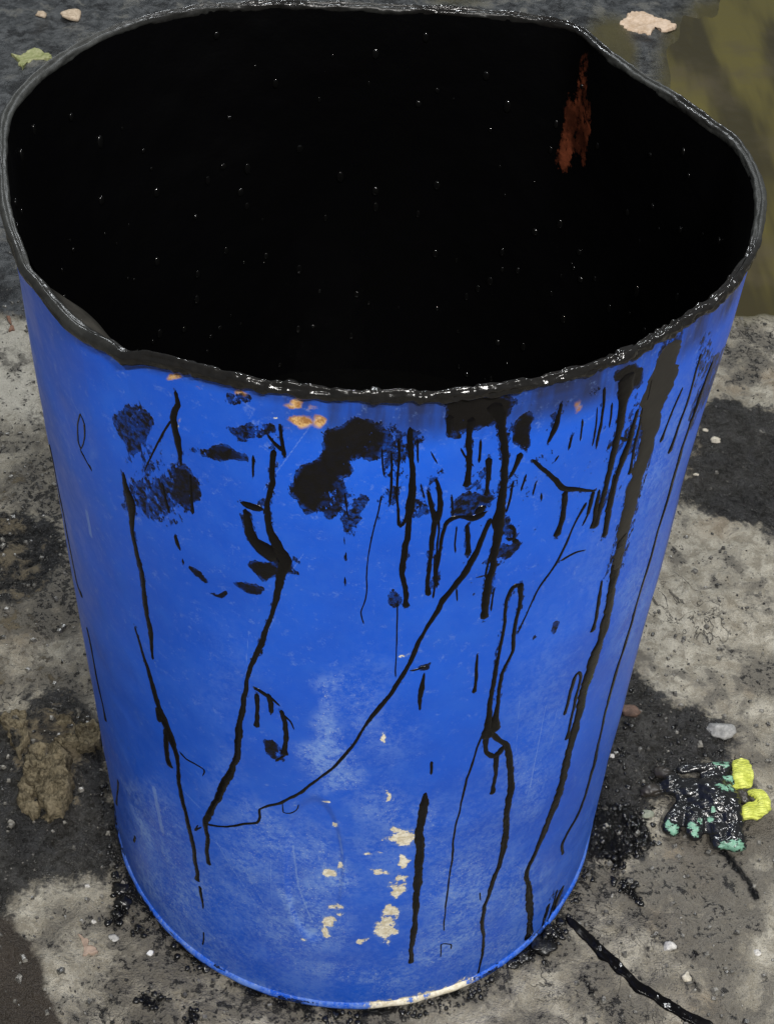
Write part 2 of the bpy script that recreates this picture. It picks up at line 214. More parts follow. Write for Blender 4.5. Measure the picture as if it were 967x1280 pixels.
CHIPS=[(0.0444, 0.3377, 0.0135, -0.0064, -0.0005, -0.0175, 1),
(0.0487, 0.2938, 0.0053, -0.0013, 0.0005, -0.0101, 1),
(0.0268, 0.28, 0.0098, -0.0038, -0.0002, -0.0057, 0.8),
(0.0441, 0.2451, 0.0078, 0.0039, 0.0033, -0.0149, 1),
(0.0454, 0.267, 0.0046, -0.001, 0.0005, -0.0104, 0.9),
(0.037, 0.1731, 0.012, -0.0004, 0.0019, -0.0232, 1),
(0.0404, 0.2059, 0.0071, -0.0015, 0.0005, -0.0127, 1),
(0.0291, 0.4087, 0.0035, -0.0003, 0.0003, -0.0063, 1),
(-0.0271, 0.3977, 0.0063, 0.0012, 0.0, -0.0051, 0.9),
(-0.0187, 0.272, 0.0097, -0.0018, -0.0008, -0.0102, 1),
(-0.0193, 0.1803, 0.0066, 0.0061, 0.0023, -0.0117, 0.9),
(-0.0223, 0.1634, 0.0072, 0.0014, 0.0001, -0.0098, 0.8),
(-0.0433, 0.1441, 0.0057, 0.002, -0.0, -0.0067, 0.6),
(0.0146, 0.1524, 0.0048, -0.0002, 0.0003, -0.01, 0.8),
(-0.0141, 0.2096, 0.0077, 0.0011, 0.0001, -0.0094, 0.6),
(-0.0154, 0.3612, 0.0029, 0.0004, 0.0001, -0.004, 0.8),
(-0.0092, 0.2879, 0.0045, 0.0005, 0.0001, -0.0072, 0.8),
(0.0255, 0.3169, 0.0022, -0.0002, 0.0001, -0.0028, 0.8),
(0.0203, 0.4968, 0.0033, -0.0001, 0.0003, -0.0079, 1),
(0.0388, 0.1482, 0.0033, -0.0006, 0.0003, -0.0067, 0.8),
(-0.0176, 0.5308, 0.0052, 0.0007, 0.0, -0.0032, 0.5),
(-0.023, 0.5459, 0.0026, 0.0004, 0.0, -0.0032, 0.6),
(0.0344, 0.6019, 0.0025, -0.0002, 0.0001, -0.003, 0.5),
(-0.0514, 0.3884, 0.0029, 0.001, -0.0, -0.0038, 0.4),
(0.028, 0.0055, 0.0174, -0.002, 0.0005, -0.0097, 1),
(0.0583, 0.0077, 0.0192, -0.0008, 0.0012, -0.0099, 0.9),
(0.0985, 0.0107, 0.0219, -0.0029, 0.002, -0.0104, 0.9),
(0.1371, 0.0061, 0.0239, -0.0071, 0.0028, -0.0114, 0.8),
(-0.0085, 0.3765, 0.0028, 0.0003, 0.0001, -0.0039, 0.5),
(0.0146, 0.3133, 0.0029, -0.0001, 0.0001, -0.0042, 0.6),
(-0.1345, 0.8077, 0.0021, 0.001, -0.0002, -0.003, 0.6),
(-0.0614, 0.8375, 0.0022, 0.0005, -0.0, -0.0021, 1)]
SCUFFS=[(-0.0237, 0.4834, 0.0173, 0.0024, 0.0006, -0.065, 0.8),
(-0.0164, 0.4378, 0.0191, 0.002, 0.0005, -0.0368, 0.9),
(-0.0333, 0.3321, 0.0291, 0.0051, 0.0002, -0.056, 0.35),
(-0.0292, 0.2477, 0.0326, 0.0221, 0.0129, -0.0878, 0.6),
(-0.0192, 0.1722, 0.0316, 0.0031, 0.0004, -0.0412, 0.6),
(0.1007, 0.1656, 0.0486, -0.0349, 0.0082, -0.108, 0.45),
(0.1046, 0.1131, 0.0439, -0.0037, 0.0064, -0.027, 0.8),
(-0.0838, 0.2693, 0.0469, 0.02, -0.0019, -0.0765, 0.45),
(-0.1117, 0.1909, 0.0478, -0.0028, -0.0159, -0.0739, 0.3),
(-0.2117, 0.2162, 0.0376, 0.0505, 0.0105, -0.0939, 0.5),
(-0.2503, 0.1844, 0.0214, 0.0302, 0.006, -0.0853, 0.8),
(-0.2429, 0.0822, 0.0323, 0.0555, 0.0296, -0.0546, 0.5),
(0.0214, 0.52, 0.0263, -0.0027, 0.0026, -0.0683, 0.3),
(0.1226, 0.3034, 0.0603, -0.0467, 0.0093, -0.0946, 0.3),
(0.0741, 0.3132, 0.0241, -0.0103, 0.0058, -0.09, 0.35),
(0.1514, 0.3521, 0.0437, -0.0502, -0.0071, -0.1174, 0.25),
(0.1714, 0.4619, 0.0461, -0.05, -0.0081, -0.1401, 0.25),
(0.0289, 0.3235, 0.0375, -0.0077, 0.0033, -0.087, 0.35),
(-0.0448, 0.1811, 0.0239, 0.0068, -0.0003, -0.0835, 0.4),
(-0.1201, 0.3822, 0.0321, 0.0192, -0.0035, -0.0683, 0.25),
(-0.1054, 0.5305, 0.0353, 0.0161, -0.003, -0.0683, 0.12),
(0.167, 0.0623, 0.0437, -0.0183, 0.0235, -0.0756, 0.35),
(-0.005, 0.5408, 0.0192, 0.0008, 0.0007, -0.0324, 0.4),
(-0.0632, -0.002, 0.0865, -0.0072, -0.0015, -0.0199, 0.4),
(-0.2294, 0.7279, 0.0072, 0.006, 0.0007, -0.024, 0.2),
(-0.1701, 0.0351, 0.0539, 0.0001, -0.0243, -0.0782, 0.3),
(0.2098, 0.6427, 0.0391, -0.0364, -0.0058, -0.1113, 0.2),
(0.2716, 0.6884, 0.0572, -0.0513, -0.0025, -0.1068, 0.35),
(0.2972, 0.5097, 0.0654, -0.0709, 0.0042, -0.1667, 0.5),
(-0.0519, 0.3125, 0.0297, 0.0085, -0.0003, -0.0427, 0.6),
(-0.0331, 0.2615, 0.0302, 0.0055, 0.0003, -0.0845, 0.6),
(-0.0827, 0.3124, 0.0378, 0.0044, -0.0054, -0.0448, 0.6),
(0.0714, 0.3549, 0.0234, -0.0092, 0.0036, -0.0561, 0.5),
(0.1147, 0.2049, 0.0502, -0.0389, 0.0091, -0.1048, 0.6),
(0.0264, 0.39, 0.0286, -0.0044, 0.002, -0.0528, 0.5),
(-0.0697, 0.1538, 0.041, 0.0162, -0.0008, -0.0509, 0.5),
(0.0877, 0.1056, 0.0332, 0.003, 0.0064, -0.0282, 0.8),
(0.1674, 0.3664, 0.0336, -0.0286, 0.0131, -0.093, 0.4),
(-0.0178, 0.5393, 0.0256, 0.0022, 0.0003, -0.0215, 0.6),
(-0.1859, 0.1203, 0.0376, 0.0069, -0.0361, -0.105, 0.5),
(0.0051, 0.0731, 0.0862, -0.0228, 0.0006, -0.0272, 0.4),
(0.1861, 0.1616, 0.0611, -0.071, 0.0113, -0.0789, 0.5),
(-0.0203, 0.279, 0.0194, 0.0026, 0.0003, -0.0263, 1),
(-0.0289, 0.1861, 0.0236, 0.0044, 0.0002, -0.0357, 1),
(-0.0511, 0.2102, 0.0078, 0.0056, 0.006, -0.0689, 0.9),
(-0.0269, 0.4655, 0.0121, 0.0021, 0.0003, -0.0417, 0.9),
(-0.0332, 0.3156, 0.022, 0.0044, 0.0, -0.0139, 0.8),
(0.1046, 0.1131, 0.0346, -0.0017, 0.0045, -0.0191, 1)]
PANEL=[(-0.0354, 0.2725, 0.0271, 0.0055, 0.0002, -0.1273, 1)]
SCRATCH=[[(0.171, 0.4817, 0.002), (0.1714, 0.4322, 0.0021), (0.1705, 0.3574, 0.0022)],
[(-0.1343, 0.2777, 0.002), (-0.1185, 0.2392, 0.002), (-0.0944, 0.1874, 0.0019)],
[(-0.0651, 0.6371, 0.0009), (-0.079, 0.5938, 0.0009), (-0.0939, 0.552, 0.001)],
[(-0.0431, 0.7135, 0.0012), (-0.0551, 0.685, 0.0012)],
[(-0.0772, 0.2801, 0.0012), (-0.0779, 0.1656, 0.0013)],
[(-0.2571, 0.6375, 0.0039), (-0.2586, 0.6083, 0.004)],
[(-0.2105, 0.2961, 0.0043), (-0.2075, 0.221, 0.0044)],
[(-0.1434, 0.2773, 0.0019), (-0.1089, 0.2608, 0.0017), (-0.0857, 0.1928, 0.0013)],
[(0.1393, 0.5163, 0.0009), (0.1474, 0.4186, 0.001)],
[(-0.0884, 0.6094, 0.0013), (-0.0919, 0.5683, 0.0013)],
[(-0.0557, 0.311, 0.0024), (-0.0509, 0.2407, 0.0025), (-0.0368, 0.1758, 0.0027)],
[(-0.013, 0.3429, 0.0022), (-0.0088, 0.3092, 0.0023)],
[(-0.0349, 0.8437, 0.0006), (-0.0711, 0.7707, 0.0007)],
[(-0.1677, 0.3316, 0.0023), (-0.1497, 0.3205, 0.0023)],
[(0.1287, 0.2415, 0.0015), (0.1255, 0.1819, 0.0015)],
[(0.1019, 0.2578, 0.0011), (0.0994, 0.1824, 0.0011)],
[(0.1854, 0.486, 0.0012), (0.1883, 0.413, 0.0013)],
[(-0.0057, 0.3025, 0.0015), (-0.0061, 0.2368, 0.0015)]]
GSPOTS=[(-0.6447, 1.203, 0.0573, 0.0045, 0.0297, -0.1478, 0.0),
(0.3602, -0.1953, 0.02, 0.0008, -0.001, -0.0078, 0.7),
(0.3578, -0.1698, 0.0368, 0.0015, -0.0071, -0.0583, 0.35),
(0.3848, -0.2268, 0.012, -0.0018, -0.0084, -0.0278, 0.55),
(0.3694, -0.2553, 0.0265, 0.001, -0.0036, -0.0273, 0.4),
(0.2856, -0.2585, 0.0243, 0.0148, 0.018, -0.0383, 0.35),
(0.2745, -0.183, 0.0273, 0.0011, -0.0017, -0.0195, 0.3),
(0.4031, -0.1068, 0.0568, 0.0023, -0.0036, -0.0261, 0.35),
(0.3466, -0.0223, 0.0294, 0.0013, -0.0025, -0.0224, 0.3),
(0.4625, -0.1456, 0.028, 0.0011, -0.0099, -0.0596, 0.2),
(0.5299, 0.1949, 0.0322, 0.0016, -0.0112, -0.0657, 0.3),
(0.6464, 0.9173, 0.0299, -0.0302, -0.018, -0.0347, 0.7),
(0.6085, 0.8097, 0.0499, -0.0108, -0.0067, -0.0243, 0.6),
(0.5849, 0.8703, 0.0135, 0.0009, -0.008, -0.0525, 0.5),
(-0.394, -0.0435, 0.0567, 0.0025, 0.0171, -0.0852, 0.6),
(-0.2694, -0.2792, 0.0342, 0.0013, 0.0058, -0.0353, 0.45),
(-0.2493, -0.2417, 0.0348, 0.0013, 0.0028, -0.0184, 0.3),
(-0.3098, -0.1963, 0.0355, 0.0014, 0.0034, -0.0192, 0.2),
(-0.4801, 0.5008, 0.0348, 0.0021, 0.0095, -0.0492, 0.25),
(-0.4855, 0.3561, 0.0551, 0.003, 0.0151, -0.0734, 0.6),
(-0.417, 0.2289, 0.0632, 0.0033, 0.0102, -0.0538, 0.2),
(-0.4351, 0.1604, 0.0615, 0.0031, 0.0077, -0.0385, 0.1),
(-0.3565, 0.1254, 0.0507, 0.0025, 0.0065, -0.0375, 0.4),
(-0.087, -0.2993, 0.0683, 0.0025, 0.0014, -0.0175, 0.4),
(0.11, -0.292, 0.0258, 0.0009, -0.0002, -0.0176, 0.3),
(0.4736, 0.1398, 0.0315, 0.0015, -0.0039, -0.0256, 0.2),
(0.3902, -0.2637, 0.053, 0.002, -0.0051, -0.036, 0.15),
(-0.1935, -0.2673, 0.0345, 0.0013, 0.0029, -0.0225, 0.2),
(-0.1132, -0.2931, 0.0256, 0.0009, 0.0013, -0.0141, 0.5),
(0.4736, 0.0412, 0.0505, 0.0023, -0.011, -0.0696, 0.15),
(0.2247, -0.2516, 0.0256, 0.0105, 0.0096, -0.0338, 0.3),
(0.4238, -0.1572, 0.0176, 0.0108, 0.0195, -0.0502, 0.25),
(-0.551, 0.6755, 0.049, 0.0031, 0.0223, -0.1085, 0.25),
(-0.4562, 0.4361, 0.0567, 0.0033, 0.0175, -0.0927, 0.5),
(-0.4705, 0.2827, 0.0429, 0.0023, 0.0143, -0.0696, 0.45),
(-0.3838, 0.163, 0.0411, 0.002, 0.0115, -0.0637, 0.3),
(0.5267, 0.3062, 0.0673, 0.0035, -0.0138, -0.0852, 0.12),
(0.277, -0.1531, 0.0462, 0.0019, -0.0026, -0.0299, 0.3),
(0.438, -0.0626, 0.058, 0.0025, -0.0033, -0.0217, 0.4),
(0.364, -0.1189, 0.0565, 0.0023, -0.0038, -0.0309, 0.4),
(0.249, -0.278, 0.0523, 0.0019, -0.0027, -0.0355, 0.3),
(-0.2834, -0.2976, 0.0424, 0.0016, 0.006, -0.0347, 0.5),
(-0.1974, -0.3033, 0.0424, 0.0016, 0.0035, -0.026, 0.35),
(-0.331, -0.226, 0.035, 0.0014, 0.007, -0.037, 0.3),
(0.037, -0.2965, 0.0429, 0.0016, 0.0003, -0.0123, 0.6),
(-0.1137, -0.2869, 0.0331, -0.011, -0.003, -0.0118, 0.4),
(0.1809, -0.2486, 0.0412, 0.0213, 0.0066, -0.0164, 0.3),
(-0.4562, 0.4361, 0.0909, 0.0052, 0.0259, -0.1368, 0.8),
(-0.517, 0.5676, 0.0592, 0.0036, 0.0137, -0.0683, 0.4),
(-0.3994, 0.1361, 0.0916, 0.0045, 0.0118, -0.0624, 0.5),
(0.2788, -0.1327, 0.0373, 0.0015, -0.0026, -0.0305, 0.5),
(0.3303, -0.1709, 0.0551, 0.0022, -0.0032, -0.0295, 0.45),
(0.4096, -0.1273, 0.0564, 0.0023, -0.0044, -0.0307, 0.5),
(0.4761, -0.0053, 0.0198, 0.0009, -0.0109, -0.0671, 0.3),
(0.2271, -0.2139, 0.0326, 0.0205, 0.0117, -0.0241, 0.6),
(0.2504, -0.2598, 0.0352, 0.0013, -0.0028, -0.0361, 0.4),
(-0.2623, -0.2699, 0.043, 0.0016, 0.0057, -0.0356, 0.5),
(-0.1484, -0.2837, 0.0469, -0.0249, -0.0085, -0.0196, 0.55),
(-0.027, -0.3015, 0.1026, 0.0037, 0.0006, -0.0123, 0.5),
(0.6153, 0.8513, 0.0505, -0.0111, -0.0141, -0.0515, 0.5),
(0.3996, -0.1976, 0.0546, 0.0021, -0.0068, -0.0476, 0.35),
(-0.4386, 0.3435, 0.0659, 0.0036, 0.0293, -0.1552, 0.8),
(-0.4435, 0.2555, 0.0851, 0.0045, 0.0135, -0.0682, 0.7),
(-0.3067, 0.0059, 0.029, 0.0013, 0.0108, -0.0672, 0.9),
(-0.2581, -0.1238, 0.0275, 0.0011, 0.006, -0.0406, 0.9)]
OLIVE=[(0.1394, 2.0943, 0.11, 0.0112, -0.0007, -0.0554, 1),
(0.2852, 2.0851, 0.0735, 0.0074, -0.0021, -0.0474, 1),
(0.4857, 1.8849, 0.0707, 0.0067, -0.0195, -0.2083, 0.5)]
GPOLYS={'asphalt':[[(-1.543, 2.465), (1.736, 2.848), (1.58, 2.351), (0.897, 2.237), (0.67, 2.092), (0.601, 1.755), (0.524, 1.322), (0.181, 0.973), (-0.224, 0.905), (-0.539, 0.874), (-0.574, 0.878), (-0.602, 0.889), (-0.674, 0.887), (-1.018, 0.888)]],
'dark':[[(0.471, 0.56), (0.495, 0.629), (0.527, 0.735), (0.58, 0.752), (0.616, 0.735), (0.669, 0.711), (0.804, 0.685), (0.743, 0.424), (0.619, 0.446), (0.575, 0.459), (0.547, 0.469), (0.525, 0.476), (0.497, 0.491), (0.461, 0.505), (0.444, 0.488)],[(0.338, 0.192), (0.361, 0.187), (0.38, 0.172), (0.397, 0.152), (0.416, 0.137), (0.441, 0.128), (0.469, 0.112), (0.478, 0.084), (0.459, 0.046), (0.412, 0.032), (0.386, 0.02), (0.368, -0.01), (0.354, -0.055), (0.339, -0.088), (0.309, -0.105), (0.277, -0.099), (0.243, -0.113), (0.273, 0.032)],[(-0.651, 0.086), (-0.43, 0.084), (-0.417, 0.122), (-0.359, 0.112), (-0.306, 0.029), (-0.282, -0.039), (-0.261, -0.103), (-0.225, -0.163), (-0.243, -0.179), (-0.264, -0.145), (-0.301, -0.144), (-0.345, -0.153), (-0.364, -0.169), (-0.376, -0.199), (-0.405, -0.21), (-0.562, -0.216)],[(-0.592, 0.428), (-0.493, 0.45), (-0.442, 0.421), (-0.414, 0.36), (-0.43, 0.299), (-0.465, 0.254), (-0.546, 0.236)],[(-0.652, -0.21), (-0.377, -0.197), (-0.344, -0.227), (-0.327, -0.254), (-0.318, -0.286), (-0.291, -0.324), (-0.231, -0.413), (-0.556, -0.5)]],
'light':[[(-1.007, 0.855), (-0.578, 0.87), (-0.525, 0.735), (-0.491, 0.605), (-0.543, 0.638), (-0.939, 0.651)]],
'puddle':[[(0.922, 2.326), (2.235, 3.016), (2.341, 1.329), (1.283, 0.961), (0.761, 0.98), (0.687, 0.991), (0.617, 0.991), (0.584, 1.002), (0.514, 1.115), (0.574, 1.354), (0.586, 1.623), (0.619, 1.862), (0.667, 2.072)]],
'wetblack':[[(0.289, -0.036), (0.31, -0.018), (0.337, -0.02), (0.356, -0.044), (0.355, -0.072), (0.335, -0.086), (0.311, -0.102), (0.289, -0.101), (0.277, -0.093), (0.28, -0.064)],[(0.169, -0.221), (0.196, -0.204), (0.23, -0.175), (0.242, -0.189), (0.229, -0.209), (0.218, -0.224), (0.196, -0.217), (0.182, -0.23)],[(-0.272, -0.15), (-0.257, -0.144), (-0.247, -0.169), (-0.248, -0.192), (-0.26, -0.204), (-0.265, -0.195), (-0.261, -0.175)],[(-0.197, -0.206), (-0.173, -0.225), (-0.152, -0.238), (-0.161, -0.249), (-0.185, -0.23)],[(-0.17, -0.301), (-0.165, -0.289), (-0.154, -0.306), (-0.152, -0.328), (-0.173, -0.329)],[(-0.224, -0.282), (-0.217, -0.275), (-0.208, -0.284), (-0.187, -0.282), (-0.207, -0.293), (-0.217, -0.295)],[(-0.31, 0.059), (-0.269, -0.015), (-0.252, -0.092), (-0.26, -0.108), (-0.282, -0.039)],[(-0.243, -0.194), (-0.237, -0.193), (-0.229, -0.209), (-0.235, -0.21)],[(0.309, -0.111), (0.326, -0.126), (0.333, -0.146), (0.322, -0.143), (0.309, -0.129)]],
'soil':[[(-0.45, 0.083), (-0.422, 0.097), (-0.394, 0.108), (-0.352, 0.098), (-0.319, 0.071), (-0.308, 0.023), (-0.323, -0.012), (-0.328, -0.052), (-0.35, -0.075), (-0.38, -0.067), (-0.408, -0.033), (-0.43, 0.012), (-0.452, 0.046)],[(-0.63, 0.492), (-0.493, 0.569), (-0.433, 0.437), (-0.37, 0.231), (-0.327, 0.101), (-0.526, 0.067)]]}
GLINES=[([(0.2464, -0.1703), (0.2606, -0.1865), (0.2771, -0.2053), (0.2975, -0.2264), (0.3191, -0.2489), (0.3459, -0.2681), (0.3717, -0.2843), (0.4022, -0.3009)], 0.0143),
([(0.4402, -0.0798), (0.4499, -0.0964), (0.4601, -0.1149), (0.468, -0.1352)], 0.015),
([(0.3874, -0.2077), (0.3787, -0.2318), (0.3844, -0.2548)], 0.0086),
([(0.2557, -0.2364), (0.264, -0.2547), (0.2767, -0.2788)], 0.0066)]
STONES=[(0.3592, -0.203, 0.0086, 'white', 'small white stone beside a black spot right of the tar line'),
(0.3734, -0.2385, 0.0076, 'cream', 'cream pebble right of the black tar line near the bottom edge'),
(0.4568, -0.207, 0.0049, 'white', 'tiny pale pebble at the far right below the glove'),
(0.4619, 0.0964, 0.018, 'grey', 'pale grey flat stone just above the oil-soaked glove'),
(-0.6872, 1.945, 0.0248, 'peach', 'peach-coloured pebble on the dark wet ground behind the drum'),
(-0.757, 1.9532, 0.0134, 'peach', 'smaller pinkish pebble beside the peach pebble behind the drum'),
(0.5355, 0.6447, 0.0077, 'cream', 'pale stone chip on the dark oil stain right of the drum'),
(0.5224, 0.666, 0.0051, 'cream', 'tiny pale chip nearest the drum on the right-hand oil stain'),
(0.4947, 0.5653, 0.005, 'cream', 'lowest pale chip on the right-hand oil stain beside the drum'),
(0.3474, 0.1173, 0.0116, 'rust', 'rust-brown stone in the dark stain right of the drum'),
(0.3534, -0.031, 0.008, 'greenish', 'grey-green stone between the glove and the black oil puddle'),
(0.3187, 0.0532, 0.0051, 'white', 'white glinting chip in the stain against the right of the drum'),
(-0.2847, -0.1973, 0.0038, 'white', 'larger white crumb on the pale concrete at lower left'),
(-0.2989, -0.1552, 0.0039, 'white', 'white crumb below the dark stain at lower left'),
(-0.2604, -0.2156, 0.0057, 'palegrey', 'pale grey crumb below the tar blob at lower left')]
GLOVE_BODY=[(0.4624, 0.0356, 0.4016, 0.0269, 0.0083, 0.011), (0.4602, 0.0119, 0.4042, 0.0048, 0.0092, 0.013), (0.4542, 0.0248, 0.4286, 0.019, 0.0083, 0.009), (0.3874, 0.0105, 0.3843, 0.0012, 0.0142, 0.012), (0.3738, 0.0235, 0.3871, 0.0195, 0.0092, 0.009), (0.3534, -0.0043, 0.3715, -0.0001, 0.0091, 0.006), (0.4466, -0.0162, 0.4493, -0.0429, 0.0223, 0.015), (0.4281, -0.007, 0.4443, -0.0289, 0.0203, 0.017), (0.3978, -0.0139, 0.3783, -0.0526, 0.0122, 0.008), (0.4097, -0.0169, 0.4048, -0.0593, 0.0121, 0.01), (0.4253, -0.0178, 0.4256, -0.0556, 0.0122, 0.009), (0.4047, -0.0017, 0.4489, 0.0003, 0.0101, 0.016), (0.4147, -0.017, 0.4435, -0.0381, 0.0152, 0.014), (0.3949, -0.0059, 0.4192, -0.0071, 0.0162, 0.013), (0.4024, -0.0305, 0.4311, -0.0326, 0.0161, 0.008), (0.4312, -0.071, 0.4591, -0.0752, 0.01, 0.008), (0.4495, -0.047, 0.4515, -0.0709, 0.0171, 0.011), (0.4363, -0.047, 0.4353, -0.0667, 0.0141, 0.01), (0.4671, -0.0001, 0.4731, -0.0112, 0.0082, 0.009)]
GLOVE_CUFFS=[[(0.4694, 0.0375, 0.4658, 0.0082, 0.0083, 0.012), (0.4813, 0.0386, 0.4787, 0.0105, 0.0083, 0.013), (0.4753, 0.04, 0.4726, 0.0107, 0.0083, 0.014)], [(0.4808, -0.005, 0.4942, -0.0124, 0.0082, 0.014), (0.4942, -0.0124, 0.495, -0.0247, 0.0082, 0.014), (0.4957, -0.0234, 0.4811, -0.0352, 0.0082, 0.012), (0.4814, -0.0346, 0.467, -0.0341, 0.0081, 0.011), (0.471, -0.0253, 0.4833, -0.0214, 0.0082, 0.008)]]
CLODS=[[(-0.3982, 0.0192), (-0.3873, 0.0255), (-0.3676, 0.0235), (-0.3492, 0.0156), (-0.3418, -0.0127), (-0.3392, -0.0406), (-0.3441, -0.0654), (-0.3574, -0.0687), (-0.371, -0.053), (-0.3772, -0.0367), (-0.3994, -0.0167), (-0.3984, -0.0039)], [(-0.4072, -0.0213), (-0.4006, -0.0224), (-0.3777, -0.0423), (-0.37, -0.0666), (-0.3768, -0.0709), (-0.3907, -0.0538)], [(-0.4398, 0.0617), (-0.4319, 0.0773), (-0.4155, 0.0817), (-0.4058, 0.0603), (-0.4021, 0.0366), (-0.4098, 0.0172), (-0.4221, 0.0298)], [(-0.3692, 0.0322), (-0.3595, 0.046), (-0.3442, 0.0423), (-0.3395, 0.0292), (-0.3556, 0.0247)], [(-0.3455, 0.0571), (-0.3255, 0.0626), (-0.3129, 0.0378), (-0.3214, 0.0227), (-0.3375, 0.0249)], [(-0.3704, -0.0679), (-0.361, -0.0621), (-0.3519, -0.0671), (-0.3586, -0.0747)], [(-0.4038, 0.0725), (-0.3862, 0.084), (-0.3619, 0.073), (-0.3497, 0.0599), (-0.3698, 0.062), (-0.3857, 0.0552)]]
FLAKES=[([(0.5251, 2.0348), (0.5435, 2.0581), (0.5501, 2.0827), (0.5873, 2.0908), (0.6149, 2.0674), (0.6333, 2.053), (0.6489, 2.0257), (0.6178, 2.0078), (0.6032, 2.0318), (0.589, 1.9945), (0.5571, 1.9977), (0.534, 2.0144)], 'peach', 'pale peach torn leaf lying beside the olive puddle behind the drum'),
([(-0.782, 1.7639), (-0.7672, 1.7523), (-0.7483, 1.7123), (-0.7485, 1.742), (-0.7303, 1.7506), (-0.6948, 1.7557), (-0.7118, 1.7731), (-0.7346, 1.7937), (-0.75, 1.7869), (-0.7601, 1.7582)], 'green', 'yellow-green fallen leaf on the wet ground at upper left'),
([(-0.2988, -0.2149), (-0.2912, -0.2164), (-0.2737, -0.2346), (-0.2807, -0.2383), (-0.2894, -0.2378), (-0.2894, -0.2255)], 'tan', 'small pinkish tan flake on the concrete at lower left'),
([(-0.2268, -0.2345), (-0.2218, -0.2314), (-0.2168, -0.2321), (-0.2186, -0.2351)], 'white', 'tiny white paper scrap on the concrete left of the drum base'),
([(-0.6066, 0.8783), (-0.601, 0.8769), (-0.5967, 0.8645), (-0.5897, 0.8564), (-0.5903, 0.8421), (-0.597, 0.8473), (-0.5985, 0.8615)], 'brown', 'reddish brown twisted leaf scrap on bright concrete left of the drum')]
LUMPS=[(0.2114, -0.2068, 0.0132), (0.2268, -0.1908, 0.0076), (0.1913, -0.2153, 0.0084), (0.1767, -0.2235, 0.0065), (0.2388, -0.1746, 0.0057), (-0.2605, -0.1567, 0.0086), (-0.256, -0.1745, 0.0086), (-0.2591, -0.1894, 0.0048), (-0.2356, -0.2031, 0.0038), (-0.151, -0.2435, 0.0056)]

# ------------------------------------------------------------------ camera, world, lamps, exposure
scn = bpy.context.scene
COL = scn.collection
cd = bpy.data.cameras.new('camera')
cam = bpy.data.objects.new('camera', cd)
COL.objects.link(cam)
cd.sensor_fit = 'VERTICAL'
cd.sensor_height = 36.0
cd.lens = FOCAL * 36.0
cd.clip_start = 0.02
cd.clip_end = 200.0
M4 = Matrix([[CAM_AXES[0][i], CAM_AXES[1][i], CAM_AXES[2][i], CAM[i]] for i in range(3)] + [[0, 0, 0, 1]])
cam.matrix_world = M4
scn.camera = cam

world = bpy.data.worlds.new('World')
scn.world = world
world.use_nodes = True
wb = world.node_tree.nodes['Background']
wb.inputs['Color'].default_value = (0.86, 0.93, 1.0, 1)
wb.inputs['Strength'].default_value = 0.17

def lamp(name, loc, aim, sx, sy, watts, col, spread=math.pi):
    ld = bpy.data.lights.new(name, 'AREA')
    ld.shape = 'RECTANGLE'
    ld.size = sx
    ld.size_y = sy
    ld.energy = watts
    ld.color = col
    ld.spread = spread
    o = bpy.data.objects.new(name, ld)
    COL.objects.link(o)
    o.location = loc
    o.rotation_euler = (Vector(aim) - Vector(loc)).to_track_quat('-Z', 'Y').to_euler()
    return o

# workshop lamps overhead: short bright tubes over the photographer and behind the drum
lamp('tube_lamp', (0.62, -1.80, 2.75), (0.05, 0.0, 0.5), 0.34, 0.07, 80, (1.0, 0.97, 0.93))
lamp('tube_lamp', (-0.55, -1.70, 2.85), (0.0, 0.0, 0.5), 0.34, 0.07, 40, (1.0, 0.97, 0.93))
lamp('tube_lamp', (1.9, 0.35, 2.9), (0.2, 0.2, 0.3), 0.34, 0.07, 38, (0.97, 0.98, 1.0))
lamp('tube_lamp', (-0.45, 2.3, 3.0), (0.0, 0.8, 0.2), 0.34, 0.07, 58, (0.93, 0.97, 1.0))

scn.cycles.max_bounces = 5
scn.cycles.diffuse_bounces = 3
scn.cycles.glossy_bounces = 3
scn.view_settings.view_transform = 'Standard'
scn.view_settings.look = 'None'
scn.view_settings.exposure = 0.0
scn.view_settings.gamma = 1.0
scn.view_settings.use_curve_mapping = False

# ------------------------------------------------------------------ numeric helpers
RNG = np.random.RandomState(7)
random.seed(7)

def ss(x):
    x = np.clip(x, 0, 1)
    return x * x * (3 - 2 * x)

def h2(i, j, seed):
    n = (i.astype(np.int64) * 374761393 + j.astype(np.int64) * 668265263 + seed * 982451653) & 0xFFFFFFFF
    n = ((n ^ (n >> 13)) * 1274126177) & 0xFFFFFFFF
    n = n ^ (n >> 16)
    return (n & 0xFFFFFF) / float(0xFFFFFF)

def vn(x, y, seed=0):
    x = np.asarray(x, float)
    y = np.asarray(y, float)
    i = np.floor(x)
    j = np.floor(y)
    fx = x - i
    fy = y - j
    fx = fx * fx * (3 - 2 * fx)
    fy = fy * fy * (3 - 2 * fy)
    a = h2(i, j, seed)
    b = h2(i + 1, j, seed)
    c = h2(i, j + 1, seed)
    d = h2(i + 1, j + 1, seed)
    return (a * (1 - fx) + b * fx) * (1 - fy) + (c * (1 - fx) + d * fx) * fy

def fbm(x, y, sc, octv=4, seed=0):
    t = 0
    amp = 1.0
    tot = 0
    for k in range(octv):
        t = t + amp * vn(np.asarray(x) * sc, np.asarray(y) * sc, seed + k * 17)
        tot += amp
        amp *= 0.5
        sc *= 2.03
    return t / tot

